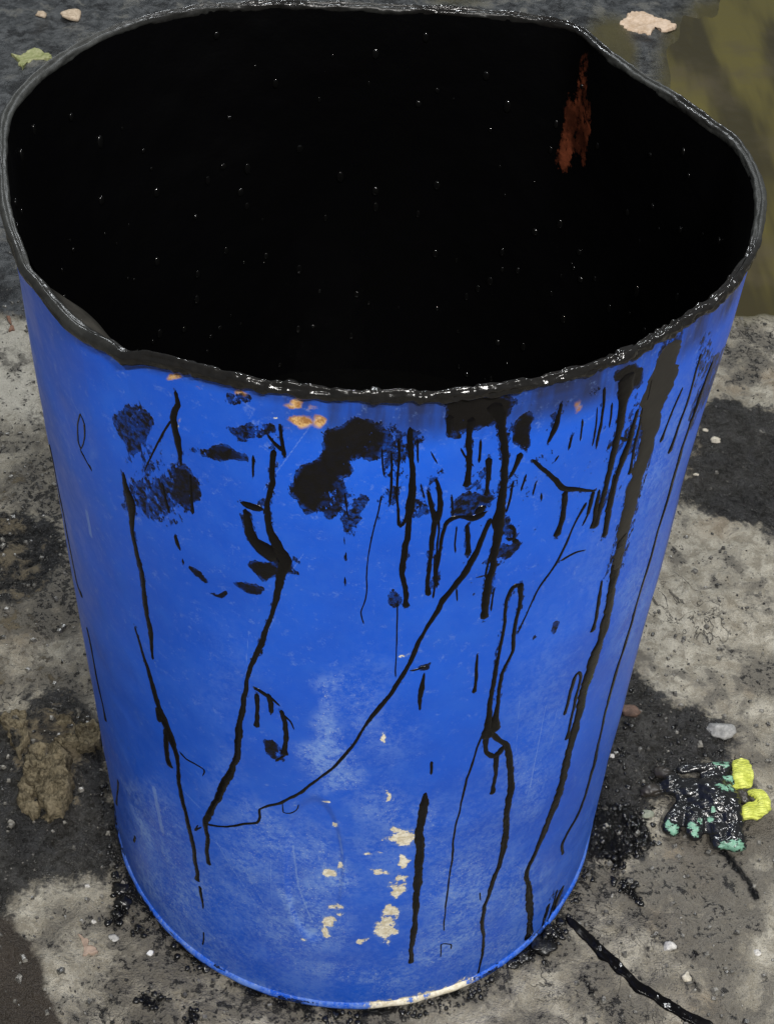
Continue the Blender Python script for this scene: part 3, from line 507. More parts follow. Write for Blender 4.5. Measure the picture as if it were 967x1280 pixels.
def poly_sd(px, py, poly):
    """signed distance, positive inside"""
    d = np.full(px.shape, 1e9)
    ins = np.zeros(px.shape, bool)
    n = len(poly)
    for k in range(n):
        x1, y1 = poly[k]
        x2, y2 = poly[(k + 1) % n]
        ex, ey = x2 - x1, y2 - y1
        t = np.clip(((px - x1) * ex + (py - y1) * ey) / (ex * ex + ey * ey + 1e-12), 0, 1)
        d = np.minimum(d, np.hypot(px - x1 - t * ex, py - y1 - t * ey))
        cnd = (y1 > py) != (y2 > py)
        xi = x1 + (py - y1) * ex / (ey if abs(ey) > 1e-12 else 1e-12)
        ins ^= cnd & (px < xi)
    return np.where(ins, d, -d)

def line_d(px, py, pts):
    d = np.full(px.shape, 1e9)
    for (x1, y1), (x2, y2) in zip(pts[:-1], pts[1:]):
        ex, ey = x2 - x1, y2 - y1
        t = np.clip(((px - x1) * ex + (py - y1) * ey) / (ex * ex + ey * ey + 1e-12), 0, 1)
        d = np.minimum(d, np.hypot(px - x1 - t * ex, py - y1 - t * ey))
    return d

def ell(px, py, e):
    """normalised radius in an ellipse given by its centre and two half-axis vectors"""
    cx, cy, ax, ay, bx, by = e[:6]
    det = ax * by - ay * bx
    if abs(det) < 1e-9:
        det = 1e-9
    u = ((px - cx) * by - (py - cy) * bx) / det
    v = (-(px - cx) * ay + (py - cy) * ax) / det
    return np.hypot(u, v)

# ------------------------------------------------------------------ mesh helpers
def mesh_from(name, verts, faces, mat=None, parent=None, smooth=True, attrs=None):
    me = bpy.data.meshes.new(name)
    if isinstance(faces, np.ndarray):
        nv, nf, k = len(verts), len(faces), faces.shape[1]
        me.vertices.add(nv)
        me.vertices.foreach_set('co', np.asarray(verts, np.float32).ravel())
        me.loops.add(nf * k)
        me.loops.foreach_set('vertex_index', faces.astype(np.int32).ravel())
        me.polygons.add(nf)
        me.polygons.foreach_set('loop_start', np.arange(0, nf * k, k, dtype=np.int32))
        me.update(calc_edges=True)
    else:
        me.from_pydata([tuple(v) for v in verts], [], faces)
        me.update()
    me.polygons.foreach_set('use_smooth', np.full(len(me.polygons), smooth))
    for k, v in (attrs or {}).items():
        a = me.attributes.new(k, 'FLOAT', 'POINT')
        a.data.foreach_set('value', np.asarray(v, np.float32).ravel())
    o = bpy.data.objects.new(name, me)
    COL.objects.link(o)
    if mat:
        me.materials.append(mat)
    if parent:
        o.parent = parent
    return o

def grid_faces(nu, nv, wrap_u=False):
    """vertex index = v*nu + u"""
    u = np.arange(nu if wrap_u else nu - 1)
    v = np.arange(nv - 1)
    U, V = np.meshgrid(u, v)
    U2 = (U + 1) % nu
    return np.stack([V * nu + U, V * nu + U2, (V + 1) * nu + U2, (V + 1) * nu + U], -1).reshape(-1, 4)

def tag(o, label, cat, group=None, kind=None):
    if label:
        o['label'] = label
    if cat:
        o['category'] = cat
    if group:
        o['group'] = group
    if kind:
        o['kind'] = kind
    return o

def empty(name, loc=(0, 0, 0)):
    o = bpy.data.objects.new(name, None)
    COL.objects.link(o)
    o.location = loc
    o.empty_display_size = 0.05
    return o

# ------------------------------------------------------------------ materials
class NT:
    def __init__(self, name):
        self.m = bpy.data.materials.new(name)
        self.m.use_nodes = True
        self.t = self.m.node_tree
        self.b = self.t.nodes['Principled BSDF']
        self.co = self.t.nodes.new('ShaderNodeTexCoord').outputs['Object']
    def n(self, typ, **kw):
        nd = self.t.nodes.new(typ)
        for k, v in kw.items():
            setattr(nd, k, v)
        return nd
    def put(self, sock, v):
        if isinstance(v, bpy.types.NodeSocket):
            self.t.links.new(v, sock)
        elif isinstance(v, tuple) and len(v) == 3 and sock.type == 'RGBA':
            sock.default_value = v + (1,)
        else:
            sock.default_value = v
    def set(self, **kw):
        for k, v in kw.items():
            self.put(self.b.inputs[k.replace('_', ' ')], v)
        return self
    def math(self, op, a, b=0.0, c=None, clamp=False):
        nd = self.n('ShaderNodeMath', operation=op, use_clamp=clamp)
        self.put(nd.inputs[0], a)
        self.put(nd.inputs[1], b)
        if c is not None:
            self.put(nd.inputs[2], c)
        return nd.outputs[0]
    def noise(self, scale, detail=4, rough=0.55, vec=None, stretch=None, dist=0.0, rot=None):
        v = vec or self.co
        if stretch:
            mp = self.n('ShaderNodeMapping')
            self.put(mp.inputs['Vector'], v)
            mp.inputs['Scale'].default_value = stretch
            if rot is not None:
                mp.vector_type = 'TEXTURE'
                mp.inputs['Rotation'].default_value = (0, rot, 0)
            v = mp.outputs[0]
        nd = self.n('ShaderNodeTexNoise')
        self.put(nd.inputs['Vector'], v)
        nd.inputs['Scale'].default_value = scale
        nd.inputs['Detail'].default_value = detail
        nd.inputs['Roughness'].default_value = rough
        nd.inputs['Distortion'].default_value = dist
        return nd.outputs['Fac']
    def ramp(self, v, lo, hi, a=0.0, b=1.0, smooth=True):
        nd = self.n('ShaderNodeMapRange')
        nd.interpolation_type = 'SMOOTHSTEP' if smooth else 'LINEAR'
        self.put(nd.inputs['Value'], v)
        for k, x in (('From Min', lo), ('From Max', hi), ('To Min', a), ('To Max', b)):
            self.put(nd.inputs[k], x)
        return nd.outputs['Result']
    def mix(self, f, a, b):
        nd = self.n('ShaderNodeMix', data_type='RGBA')
        self.put(nd.inputs[0], f)
        self.put(nd.inputs[6], a)
        self.put(nd.inputs[7], b)
        return nd.outputs[2]
    def mixf(self, f, a, b):
        nd = self.n('ShaderNodeMix', data_type='FLOAT')
        self.put(nd.inputs[0], f)
        self.put(nd.inputs[2], a)
        self.put(nd.inputs[3], b)
        return nd.outputs[0]
    def attr(self, name):
        return self.n('ShaderNodeAttribute', attribute_name=name).outputs['Fac']
    def bump(self, h, dist, strength=1.0, normal=None):
        nd = self.n('ShaderNodeBump')
        self.put(nd.inputs['Height'], h)
        nd.inputs['Distance'].default_value = dist
        self.put(nd.inputs['Strength'], strength)
        if normal:
            self.put(nd.inputs['Normal'], normal)
        return nd.outputs[0]
    def vor(self, scale, feature='F1', vec=None):
        nd = self.n('ShaderNodeTexVoronoi', feature=feature)
        self.put(nd.inputs['Vector'], vec or self.co)
        nd.inputs['Scale'].default_value = scale
        return nd

TAR_COL = (0.0032, 0.0029, 0.0031)

def mat_tar(name, rough=0.3, bump=0.0006, col=TAR_COL, scale=140, spec=0.5):
    k = NT(name)
    n1 = k.noise(scale, 4)
    n2 = k.noise(22, 3)
    k.set(Base_Color=k.mix(n2, col, tuple(c * 1.7 for c in col)),
          Roughness=k.mixf(k.ramp(n2, .35, .7), rough, rough + .22),
          Normal=k.bump(n1, bump, 1.0), Specular_IOR_Level=spec)
    return k.m

def mat_paint():
    k = NT('blue_drum_paint')
    tar, chip, rust, scuff, film, scr = [k.attr(a) for a in ('tar', 'chip', 'rust', 'scuff', 'film', 'scratch')]
    big = k.noise(5.5, 4, .6)
    mid = k.noise(30, 3.5, .65)
    fine = k.noise(190, 3.5, .7)
    grain = k.noise(520, 3, .7)
    streak = k.noise(26, 4, .7, stretch=(1, 1, .16))
    blue = k.mix(k.ramp(big, .3, .7), (0.003, 0.074, 0.52), (0.005, 0.098, 0.62))
    blue = k.mix(k.math('MULTIPLY', k.ramp(mid, .45, .75), .22), blue, (0.02, 0.13, 0.60))
    # pale chalky scuffing
    sc = k.math('MULTIPLY', scuff, k.ramp(k.math('ADD', k.math('MULTIPLY', mid, .42), k.math('MULTIPLY', fine, .58)), .40, .62))
    sc = k.math('MULTIPLY', sc, .72)
    col = k.mix(sc, blue, (0.25, 0.40, 0.72))
    speck = k.math('MULTIPLY', k.ramp(grain, .58, .70), k.ramp(scuff, .1, .6))
    col = k.mix(k.math('MULTIPLY', speck, .7), col, (0.42, 0.48, 0.58))
    col = k.mix(k.math('MULTIPLY', k.ramp(k.math('ADD', scr, k.math('MULTIPLY', grain, .5)), .85, 1.35), .42), col, (0.25, 0.38, 0.66))
    # dirt film under the rim and in drifts down the wall
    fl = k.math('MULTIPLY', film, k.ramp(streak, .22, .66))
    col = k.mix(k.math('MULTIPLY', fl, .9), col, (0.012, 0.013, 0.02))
    # rust
    rn = k.math('ADD', k.math('MULTIPLY', mid, .4), k.math('MULTIPLY', fine, .6))
    rm = k.math('MULTIPLY', k.ramp(rust, .02, .25), k.ramp(k.math('SUBTRACT', rust, k.ramp(rn, .25, .8, smooth=False)), -.2, .3))
    rcol = k.mix(k.ramp(fine, .38, .62), (0.28, 0.13, 0.035), (0.60, 0.38, 0.15))
    col = k.mix(rm, col, rcol)
    # chips down to cream primer
    cn = k.ramp(k.math('ADD', k.math('MULTIPLY', k.noise(120, 4, .6), .6), k.math('MULTIPLY', grain, .4)), .3, .7, smooth=False)
    cdif = k.math('SUBTRACT', chip, cn)
    cm = k.ramp(cdif, .0, .07)
    halo = k.ramp(cdif, -.4, .05)
    col = k.mix(k.math('MULTIPLY', halo, .4), col, (0.2, 0.32, 0.62))
    col = k.mix(cm, col, k.mix(k.ramp(fine, .35, .65), (0.58, 0.51, 0.36), (0.84, 0.79, 0.66)))
    # tar smears: dry, brushed edges
    tn = k.math('ADD', k.math('MULTIPLY', k.noise(100, 3.5, .68, stretch=(1, 1, 3.2), rot=.55), .42), k.math('MULTIPLY', k.noise(300, 3, .7, stretch=(1, 1, 2.4), rot=-.3), .40))
    tn = k.math('ADD', tn, k.math('MULTIPLY', k.noise(38, 2, .6), .18))
    tn = k.ramp(tn, .34, .66, smooth=False)
    tm = k.ramp(k.math('SUBTRACT', tar, tn), .01, .13)
    thin = k.mixf(k.ramp(tar, .75, 1.0), k.ramp(fine, .35, .6, .55, 1.0), 1.0)
    col = k.mix(k.math('MULTIPLY', tm, thin), col, k.mix(mid, (0.0025, 0.0023, 0.0025), (0.009, 0.008, 0.0075)))
    rough = k.mixf(k.ramp(mid, .3, .7), .34, .5)
    rough = k.mixf(sc, rough, .7)
    rough = k.mixf(cm, rough, .85)
    rough = k.mixf(rm, rough, .85)
    rough = k.mixf(tm, rough, .34)
    hgt = k.math('ADD', k.math('MULTIPLY', tm, .6), k.math('MULTIPLY', cm, -.5))
    hgt = k.math('ADD', hgt, k.math('MULTIPLY', fine, k.mixf(tm, .06, .7)))
    nb = k.bump(hgt, .0007, 1.0)
    nb = k.bump(mid, .0006, .6, nb)
    k.set(Base_Color=col, Roughness=rough, Normal=nb, Specular_IOR_Level=k.mixf(tm, .42, .14))
    return k.m

def mat_inner():
    k = NT('tar_coated_steel')
    rust = k.attr('rust')
    n = k.noise(60, 3.5, .7, stretch=(1, 1, .3))
    n2 = k.noise(35, 4, .6)
    rm = k.ramp(k.math('SUBTRACT', rust, k.ramp(k.math('ADD', k.math('MULTIPLY', n, .6), k.math('MULTIPLY', k.noise(190, 3, .7), .4)), .36, .64, smooth=False)), .03, .4)
    rcol = k.mix(k.ramp(n2, .4, .65), (0.028, 0.007, 0.003), (0.13, 0.034, 0.015))
    grey = k.attr('dust_lit_grey')
    col = k.mix(k.math('MULTIPLY', grey, .9), (0.0009, 0.0009, 0.0011), k.mix(n, (0.008, 0.0078, 0.0068), (0.060, 0.056, 0.048)))  # light on the inner fold, put into the colour as grey
    col = k.mix(rm, col, rcol)
    k.set(Base_Color=col, Roughness=k.mixf(rm, .45, .7), Normal=k.bump(n2, .002, .6), Specular_IOR_Level=.08)
    return k.m

def mat_rim():
    k = NT('tarred_rim_steel')
    n = k.noise(14, 4, .6)
    f = k.noise(160, 4, .65)
    worn = k.attr('worn')
    w = k.ramp(k.math('ADD', worn, k.math('MULTIPLY', k.math('SUBTRACT', n, .5), 1.1)), .25, .75)
    dust_lit_grey = k.mix(f, (0.006, 0.0065, 0.006), (0.044, 0.046, 0.043))
    col = k.mix(w, k.mix(f, (0.004, 0.004, 0.004), (0.013, 0.012, 0.011)), dust_lit_grey)
    k.set(Base_Color=col, Roughness=k.mixf(w, .16, .55), Normal=k.bump(f, .0007, k.mixf(w, .6, 1.0)), Specular_IOR_Level=.32)
    return k.m

def mat_ground():
    k = NT('oil_stained_concrete')
    a = {q: k.attr(q) for q in ('asphalt', 'dark', 'light', 'wet', 'spot', 'mud', 'olive', 'soil')}
    big = k.noise(3.2, 3, .6)
    mid = k.noise(13, 4, .66, dist=.5)
    m2 = k.noise(42, 4, .7, dist=.4)
    fine = k.noise(130, 3.5, .72)
    grain = k.noise(430, 2.5, .7)
    mulf = lambda v, f: k.math('MULTIPLY', v, f)
    add = lambda u, v: k.math('ADD', u, v)
    edge = k.math('SUBTRACT', add(mulf(mid, .35), add(mulf(m2, .4), mulf(fine, .25))), .5)
    def mask(v, amp, soft):
        return k.ramp(add(v, mulf(edge, amp)), .5 - soft, .5 + soft)
    # cement skin
    col = k.mix(k.ramp(m2, .36, .64), (0.225, 0.203, 0.158), (0.45, 0.42, 0.345))
    col = k.mix(mulf(k.ramp(grain, .58, .7), .5), col, (0.52, 0.50, 0.44))
    col = k.mix(mulf(k.ramp(k.noise(7, 3), .54, .68), .35), col, (0.21, 0.145, 0.08))
    lm = mask(a['light'], 1.2, .2)
    col = k.mix(mulf(lm, .85), col, k.mix(m2, (0.40, 0.375, 0.31), (0.64, 0.61, 0.53)))
    # trodden-in dirt, then tar crumbs; both also carry the painted contact shadow ring
    dn = add(add(mulf(big, .30), mulf(mid, .36)), mulf(m2, .34))
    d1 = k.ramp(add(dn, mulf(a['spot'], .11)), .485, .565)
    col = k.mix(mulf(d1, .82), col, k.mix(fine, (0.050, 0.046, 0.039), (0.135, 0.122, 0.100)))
    sm = add(mulf(fine, .45), add(mulf(m2, .35), mulf(mid, .20)))
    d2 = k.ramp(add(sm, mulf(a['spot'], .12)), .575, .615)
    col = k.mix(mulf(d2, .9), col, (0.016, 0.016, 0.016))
    vein = k.math('ABSOLUTE', k.math('SUBTRACT', k.noise(15, 4, .62, dist=.9), .5))
    vm = k.math('MULTIPLY', k.ramp(vein, .012, .0), k.ramp(k.noise(5, 2), .50, .62, .0, .8))
    col = k.mix(vm, col, (0.022, 0.021, 0.02))
    # dark wet asphalt behind the drum
    am = mask(a['asphalt'], 1.0, .12)
    acol = k.mix(k.ramp(m2, .35, .66), (0.034, 0.037, 0.039), (0.105, 0.110, 0.113))
    acol = k.mix(mulf(k.ramp(mid, .54, .66), .75), acol, (0.19, 0.185, 0.165))
    acol = k.mix(mulf(k.ramp(mid, .47, .37), .85), acol, (0.012, 0.0125, 0.013))
    col = k.mix(am, col, acol)
    # oil soaked patches
    dm = mask(a['dark'], 2.0, .13)
    dcol = k.mix(k.ramp(m2, .40, .66), (0.004, 0.0042, 0.0045), (0.025, 0.025, 0.0255))
    dcol = k.mix(mulf(k.ramp(fine, .61, .7), .4), dcol, (0.15, 0.145, 0.13))
    col = k.mix(mulf(dm, .95), col, dcol)
    sl = k.ramp(add(a['soil'], mulf(edge, 2.2)), .42, .62)
    col = k.mix(sl, col, k.mix(k.ramp(m2, .38, .62), (0.020, 0.016, 0.011), (0.125, 0.103, 0.067)))
    mm = mask(a['mud'], .9, .1)
    col = k.mix(mm, col, k.mix(mid, (0.018, 0.0145, 0.011), (0.065, 0.052, 0.039)))
    om = k.ramp(add(a['olive'], mulf(edge, 1.2)), .15, .85)
    col = k.mix(om, col, k.mix(mid, (0.040, 0.035, 0.016), (0.085, 0.073, 0.028)))
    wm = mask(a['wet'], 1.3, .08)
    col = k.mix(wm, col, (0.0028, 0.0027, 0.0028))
    rough = k.mixf(fine, .62, .9)
    rough = k.mixf(d2, rough, .25)
    rough = k.mixf(am, rough, k.mixf(m2, .22, .6))
    rough = k.mixf(dm, rough, k.mixf(k.ramp(fine, .4, .6), .13, .55))
    rough = k.mixf(sl, rough, .85)
    rough = k.mixf(mm, rough, .45)
    rough = k.mixf(om, rough, .35)
    rough = k.mixf(wm, rough, .16)
    hh = add(mulf(m2, .6), add(mulf(fine, .45), mulf(grain, .3)))
    hh = add(hh, mulf(vm, -.25))
    k.set(Base_Color=col, Roughness=rough, Normal=k.bump(hh, .014, k.mixf(om, .95, .3)), Specular_IOR_Level=.4)
    return k.m

def mat_simple(name, c1, c2, rough=.8, scale=60, bump=.001, spec=.4):
    k = NT(name)
    n = k.noise(scale, 5, .65)
    n2 = k.noise(scale * 4, 4, .7)
    k.set(Base_Color=k.mix(k.ramp(k.math('ADD', k.math('MULTIPLY', n, .6), k.math('MULTIPLY', n2, .4)), .36, .64), c1, c2), Roughness=rough,
          Normal=k.bump(n2, bump, .8), Specular_IOR_Level=spec)
    return k.m

def mat_puddle():
    k = NT('murky_olive_water')
    n = k.noise(4.0, 4, .6)
    s = k.noise(3.0, 3, .55, stretch=(3.6, .55, 1))
    col = k.mix(k.ramp(s, .38, .62), (0.038, 0.031, 0.012), (0.105, 0.088, 0.023))  # streaks: yellow-olive reflections painted into the water's base colour
    col = k.mix(k.math('MULTIPLY', k.ramp(n, .48, .7), .7), col, (0.075, 0.060, 0.034))
    k.set(Base_Color=col, Roughness=k.mixf(n, .12, .3), Normal=k.bump(k.noise(30, 3), .003, .5))
    return k.m

def mat_glove():
    k = NT('oil_soaked_knit')
    g = k.attr('green')
    n = k.noise(120, 4, .65)
    wv = k.n('ShaderNodeTexWave', wave_type='BANDS', bands_direction='DIAGONAL')
    k.put(wv.inputs['Vector'], k.co)
    wv.inputs['Scale'].default_value = 240
    wv.inputs['Distortion'].default_value = 3
    gm = k.math('MULTIPLY', k.ramp(g, .02, .2), k.ramp(k.math('ADD', g, k.math('MULTIPLY', k.math('SUBTRACT', k.math('ADD', k.math('MULTIPLY', n, .5), k.math('MULTIPLY', k.noise(330, 3, .7, stretch=(.4, 1, 1)), .5)), .5), 3.2)), .5, .64))
    br = k.attr('brown')
    dark = k.mix(br, k.mix(n, (0.004, 0.004, 0.005), (0.016, 0.017, 0.018)), (0.032, 0.026, 0.020))
    col = k.mix(gm, dark, k.mix(n, (0.07, 0.19, 0.125), (0.24, 0.46, 0.33)))
    k.set(Base_Color=col, Roughness=k.mixf(gm, k.mixf(br, .2, .5), .4),
          Normal=k.bump(k.math('ADD', k.math('MULTIPLY', wv.outputs['Fac'], .5), n), .0003, k.mixf(gm, .2, .9)))
    return k.m

def mat_cuff():
    k = NT('yellow_knit_cuff')
    n = k.noise(90, 4, .6)
    wv = k.n('ShaderNodeTexWave', wave_type='BANDS', bands_direction='Y')
    k.put(wv.inputs['Vector'], k.co)
    wv.inputs['Scale'].default_value = 110
    wv.inputs['Distortion'].default_value = 2.5
    k.set(Base_Color=k.mix(k.ramp(n, .4, .65), (0.46, 0.50, 0.07), (0.72, 0.76, 0.17)), Roughness=.85,
          Normal=k.bump(k.math('ADD', wv.outputs['Fac'], n), .0012, .9))
    return k.m

MP = mat_paint()
MT = mat_tar('tar_run_black', .12, .0003, (0.0022, 0.002, 0.0022), spec=.16)
MTF = mat_tar('tar_film_painted_sheen', .38, .0004, (0.013, 0.012, 0.0105), 60, .3)  # wide run: its reflected light put into a paler tar colour
MTW = mat_tar('tar_gloss', .16, .0012, (0.005, 0.005, 0.005), 90)
MPOOL = mat_tar('tar_pool_black', .08, .0004, (0.001, 0.001, 0.001), 10, .12)
MBEAD = mat_tar('tar_bead_gloss', .04, .00005, (0.002, 0.002, 0.002), 60, .6)
MIN = mat_inner()
MRIM = mat_rim()
MGR = mat_ground()
MPU = mat_puddle()
MGL = mat_glove()
MCU = mat_cuff()
STONE_M = {
    'white': mat_simple('white_stone', (0.30, 0.29, 0.27), (0.66, 0.64, 0.60)),
    'cream': mat_simple('cream_stone', (0.36, 0.33, 0.26), (0.62, 0.57, 0.47)),
    'grey': mat_simple('grey_stone', (0.16, 0.16, 0.155), (0.34, 0.335, 0.32)),
    'palegrey': mat_simple('pale_grey_stone', (0.26, 0.26, 0.25), (0.46, 0.45, 0.43)),
    'bluegrey': mat_simple('blue_grey_stone', (0.14, 0.155, 0.17), (0.27, 0.285, 0.30)),
    'greenish': mat_simple('greenish_stone', (0.14, 0.155, 0.12), (0.27, 0.28, 0.22)),
    'peach': mat_simple('peach_stone', (0.38, 0.29, 0.20), (0.58, 0.47, 0.35)),
    'rust': mat_simple('rust_brown_stone', (0.06, 0.038, 0.028), (0.15, 0.095, 0.07)),
}
FLAKE_M = {
    'peach': mat_simple('dry_pale_leaf', (0.50, 0.36, 0.24), (0.68, 0.53, 0.40), .75, 40, .0006),
    'green': mat_simple('yellow_green_leaf', (0.20, 0.22, 0.08), (0.36, 0.36, 0.19), .6, 30, .0006),
    'tan': mat_simple('tan_flake', (0.20, 0.145, 0.11), (0.36, 0.27, 0.21), .85),
    'white': mat_simple('white_paper', (0.62, 0.62, 0.62), (0.78, 0.78, 0.77), .8),
    'brown': mat_simple('brown_leaf_scrap', (0.10, 0.05, 0.03), (0.22, 0.12, 0.08), .8),
}
MCLOD = mat_simple('dry_earth_clod', (0.050, 0.041, 0.026), (0.225, 0.190, 0.125), .95, 55, .008, .12)
MGRIT = mat_simple('wet_grit', (0.015, 0.015, 0.015), (0.22, 0.21, 0.185), .25, 33, .001)

# ------------------------------------------------------------------ ground
def axis(lo, hi, f0, f1, fine, coarse):
    a = [lo]
    while a[-1] < hi:
        x = a[-1]
        d = 0 if f0 <= x <= f1 else min(abs(x - f0), abs(x - f1))
        a.append(x + min(coarse, fine + d * 0.12))
    return np.array(a)

gx = axis(-6.0, 6.0, -0.75, 0.85, .0042, .4)
gy = axis(-5.0, 9.0, -0.45, 1.1, .0042, .4)
GX, GY = np.meshgrid(gx, gy)

def pmask(key, soft):
    m = np.zeros(GX.shape)
    for pl in GPOLYS[key]:
        m = np.maximum(m, np.clip(.5 + .5 * poly_sd(GX, GY, pl) / soft, 0, 1))
    return m

m_as = pmask('asphalt', .05)
dk = GPOLYS['dark']
m_dk = np.zeros(GX.shape)
for pl in dk[:4]:
    m_dk = np.maximum(m_dk, np.clip(.5 + .5 * poly_sd(GX, GY, pl) / .04, 0, 1))
m_mud = np.clip(.5 + .5 * poly_sd(GX, GY, dk[4]) / .03, 0, 1)
m_li = pmask('light', .06)
m_we = pmask('wetblack', .022)
for pts, w in GLINES[1:]:
    m_we = np.maximum(m_we, np.clip(.5 + .5 * (w * .45 - line_d(GX, GY, pts)) / .012, 0, 1) * .85)
rg = np.hypot(GX, GY)
m_sp = .95 * ss((.335 - rg) / .05)  # ring round the drum foot: contact shadow painted into the dirt mask
m_we = np.maximum(m_we, .56 * ss((.306 - rg) / .012) * ss((fbm(GX, GY, 12, 3, 61) - .35) / .2))  # tar seeping at the foot, also deepening the painted contact shadow
for e in GSPOTS:
    m_sp = np.maximum(m_sp, ss((1.35 - ell(GX, GY, e)) / 1.0) * e[6])
pud = poly_sd(GX, GY, GPOLYS['puddle'][0])
gz = (fbm(GX, GY, 9, 4, 3) - .5) * .010 + (fbm(GX, GY, 60, 3, 9) - .5) * .0095
m_so = np.clip(.5 + .5 * poly_sd(GX, GY, GPOLYS['soil'][0]) / .04, 0, 1)
m_br = .47 * np.clip(.5 + .5 * poly_sd(GX, GY, GPOLYS['soil'][1]) / .07, 0, 1)
lumpy = np.maximum(np.maximum(m_dk, m_sp), m_so)
gz += (.006 + (fbm(GX, GY, 30, 4, 66) - .5) * .022) * ss((m_so - .4) / .4)
gz += (fbm(GX, GY, 34, 3, 21) - .5) * .012 * np.clip(lumpy, 0, 1)
gz = gz * (1 - .6 * ss((m_we - .3) / .4)) + .004 * ss((m_we - .35) / .4)
gz += (fbm(GX, GY, 85, 2, 44) - .45) * .010 * ss((m_we - .42) / .3)
rr_ = np.hypot(GX, GY)
gz = gz - .004 * ss((.30 - rr_) / .05)
gz = np.where(rr_ < .275, -.012, gz)
m_ol = ss((pud + .10) / .14)
for e in OLIVE:
    m_ol = np.maximum(m_ol, .9 * ss((1.4 - ell(GX, GY, e)) / .9))
gz -= .02 * ss((pud + .02 + (fbm(GX, GY, 14, 3, 5) - .5) * .06) / .06)
ground = mesh_from('ground', np.stack([GX, GY, gz], -1).reshape(-1, 3), grid_faces(len(gx), len(gy)), MGR,
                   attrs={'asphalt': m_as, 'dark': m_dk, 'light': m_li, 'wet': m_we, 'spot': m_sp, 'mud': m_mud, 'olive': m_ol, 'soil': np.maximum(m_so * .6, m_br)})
tag(ground, 'stained grey concrete ground with dark oil patches around the drum', None, kind='structure')

def gz_at(x, y):
    i = int(np.clip(np.searchsorted(gx, x), 1, len(gx) - 1))
    j = int(np.clip(np.searchsorted(gy, y), 1, len(gy) - 1))
    return float(max(gz[j, i], gz[j - 1, i], gz[j, i - 1], gz[j - 1, i - 1]))

# olive puddle behind the drum: a water sheet that meets the dip in the ground
pl = GPOLYS['puddle'][0]
px_ = np.linspace(.2, 6.0, 70)
py_ = np.linspace(.5, 8.9, 80)
PX, PY = np.meshgrid(px_, py_)
keep = poly_sd(PX, PY, pl) > -.25
pf = grid_faces(70, 80)
pf = pf[keep.reshape(-1)[pf].all(1)]
used = np.unique(pf)
rem = np.zeros(70 * 80, int)
rem[used] = np.arange(len(used))
pv = np.stack([PX, PY, np.full(PX.shape, -.0075)], -1).reshape(-1, 3)[used]
puddle = mesh_from('puddle', pv, rem[pf], MPU)
tag(puddle, 'murky olive-brown puddle on the ground behind the drum', None, kind='structure')

# ------------------------------------------------------------------ the drum
H = RIM_H
rt = np.array([a for a, b in RIM])
rv = np.array([b for a, b in RIM])
PI = math.pi

def wrap(th):
    return (np.asarray(th) + PI) % (2 * PI) - PI

def rim_r(th):
    th = wrap(th)
    xx = np.r_[rt[-1] - 2 * PI, rt, rt[0] + 2 * PI]
    vv = np.r_[rv[-1], rv, rv[0]]
    r = 0
    for o, w in ((-.05, .2), (0, .6), (.05, .2)):
        r = r + w * np.interp(wrap(th + o), xx, vv)
    return r

def rim_z(th):
    d = np.degrees(wrap(th))
    db = (d + 360) % 360 - 180
    return H - .020 * np.exp(-((d + 42) / 17) ** 2) - .012 * np.exp(-(db / 45) ** 2)

def wall_r(th, z):
    """outer radius of the dented wall"""
    w = ss((z - (H - .26)) / .26)
    r = WALL_R + w * (rim_r(th) - .0052 - WALL_R)
    s = wrap(th) * WALL_R
    r = r + (fbm(s + 3, z + 1, 7, 3, 31) - .5) * .0045 * ss(z / .08) * ss((H - .03 - z) / .05) * ss((PI - np.abs(wrap(th))) / .4)
    # shallow pressed-in panel low on the front
    e = ell(s, z, PANEL[0])
    r = r - .0022 * ss((1.06 - e) / .16)
    return r


def wall_pt(s, z, off):
    th = s / WALL_R
    r = wall_r(th, z) + off
    return np.stack([r * np.sin(th), -r * np.cos(th), z + 0 * th], -1)

drum = empty('steel_drum')
tag(drum, 'open blue steel drum with a battered rim, black tar runs down its side', 'drum')

# outer wall, fine enough to carry the wear
th_f = np.arange(-1.72, 1.72, .0049)
th_b = np.arange(1.72, 2 * PI - 1.72, .02)
th = np.r_[th_f, th_b]
NZ = 500
tt = np.linspace(0, 1, NZ)
TH, T = np.meshgrid(th, tt)
ZT = rim_z(TH) - .004
Z = T * ZT
R = wall_r(TH, Z)
S = wrap(TH) * WALL_R
def fields(items, inner, outer, amp=.012, fq=55):
    m = np.zeros(S.shape)
    Sw = S + (fbm(S + 4, Z, fq, 3, 91) - .5) * amp
    Zw = Z + (fbm(S + 8, Z + 3, fq, 3, 92) - .5) * amp * 1.4
    for e in items:
        L = max(abs(e[2]) + abs(e[4]), .002) * 1.6
        j = np.where(np.abs(S[0] - e[0]) < L * 1.3)[0]
        if len(j) == 0:
            continue
        sub = (slice(None), slice(j[0], j[-1] + 1)) if j[-1] - j[0] + 1 == len(j) else (slice(None), j)
        m[sub] = np.maximum(m[sub], ss((outer - ell(Sw[sub], Zw[sub], e)) / (outer - inner)) * e[6])
    return m
a_tar = fields([e[:6] + (.30 + .72 * e[6],) for e in SMEARS], .72, 1.25, .016, 45)
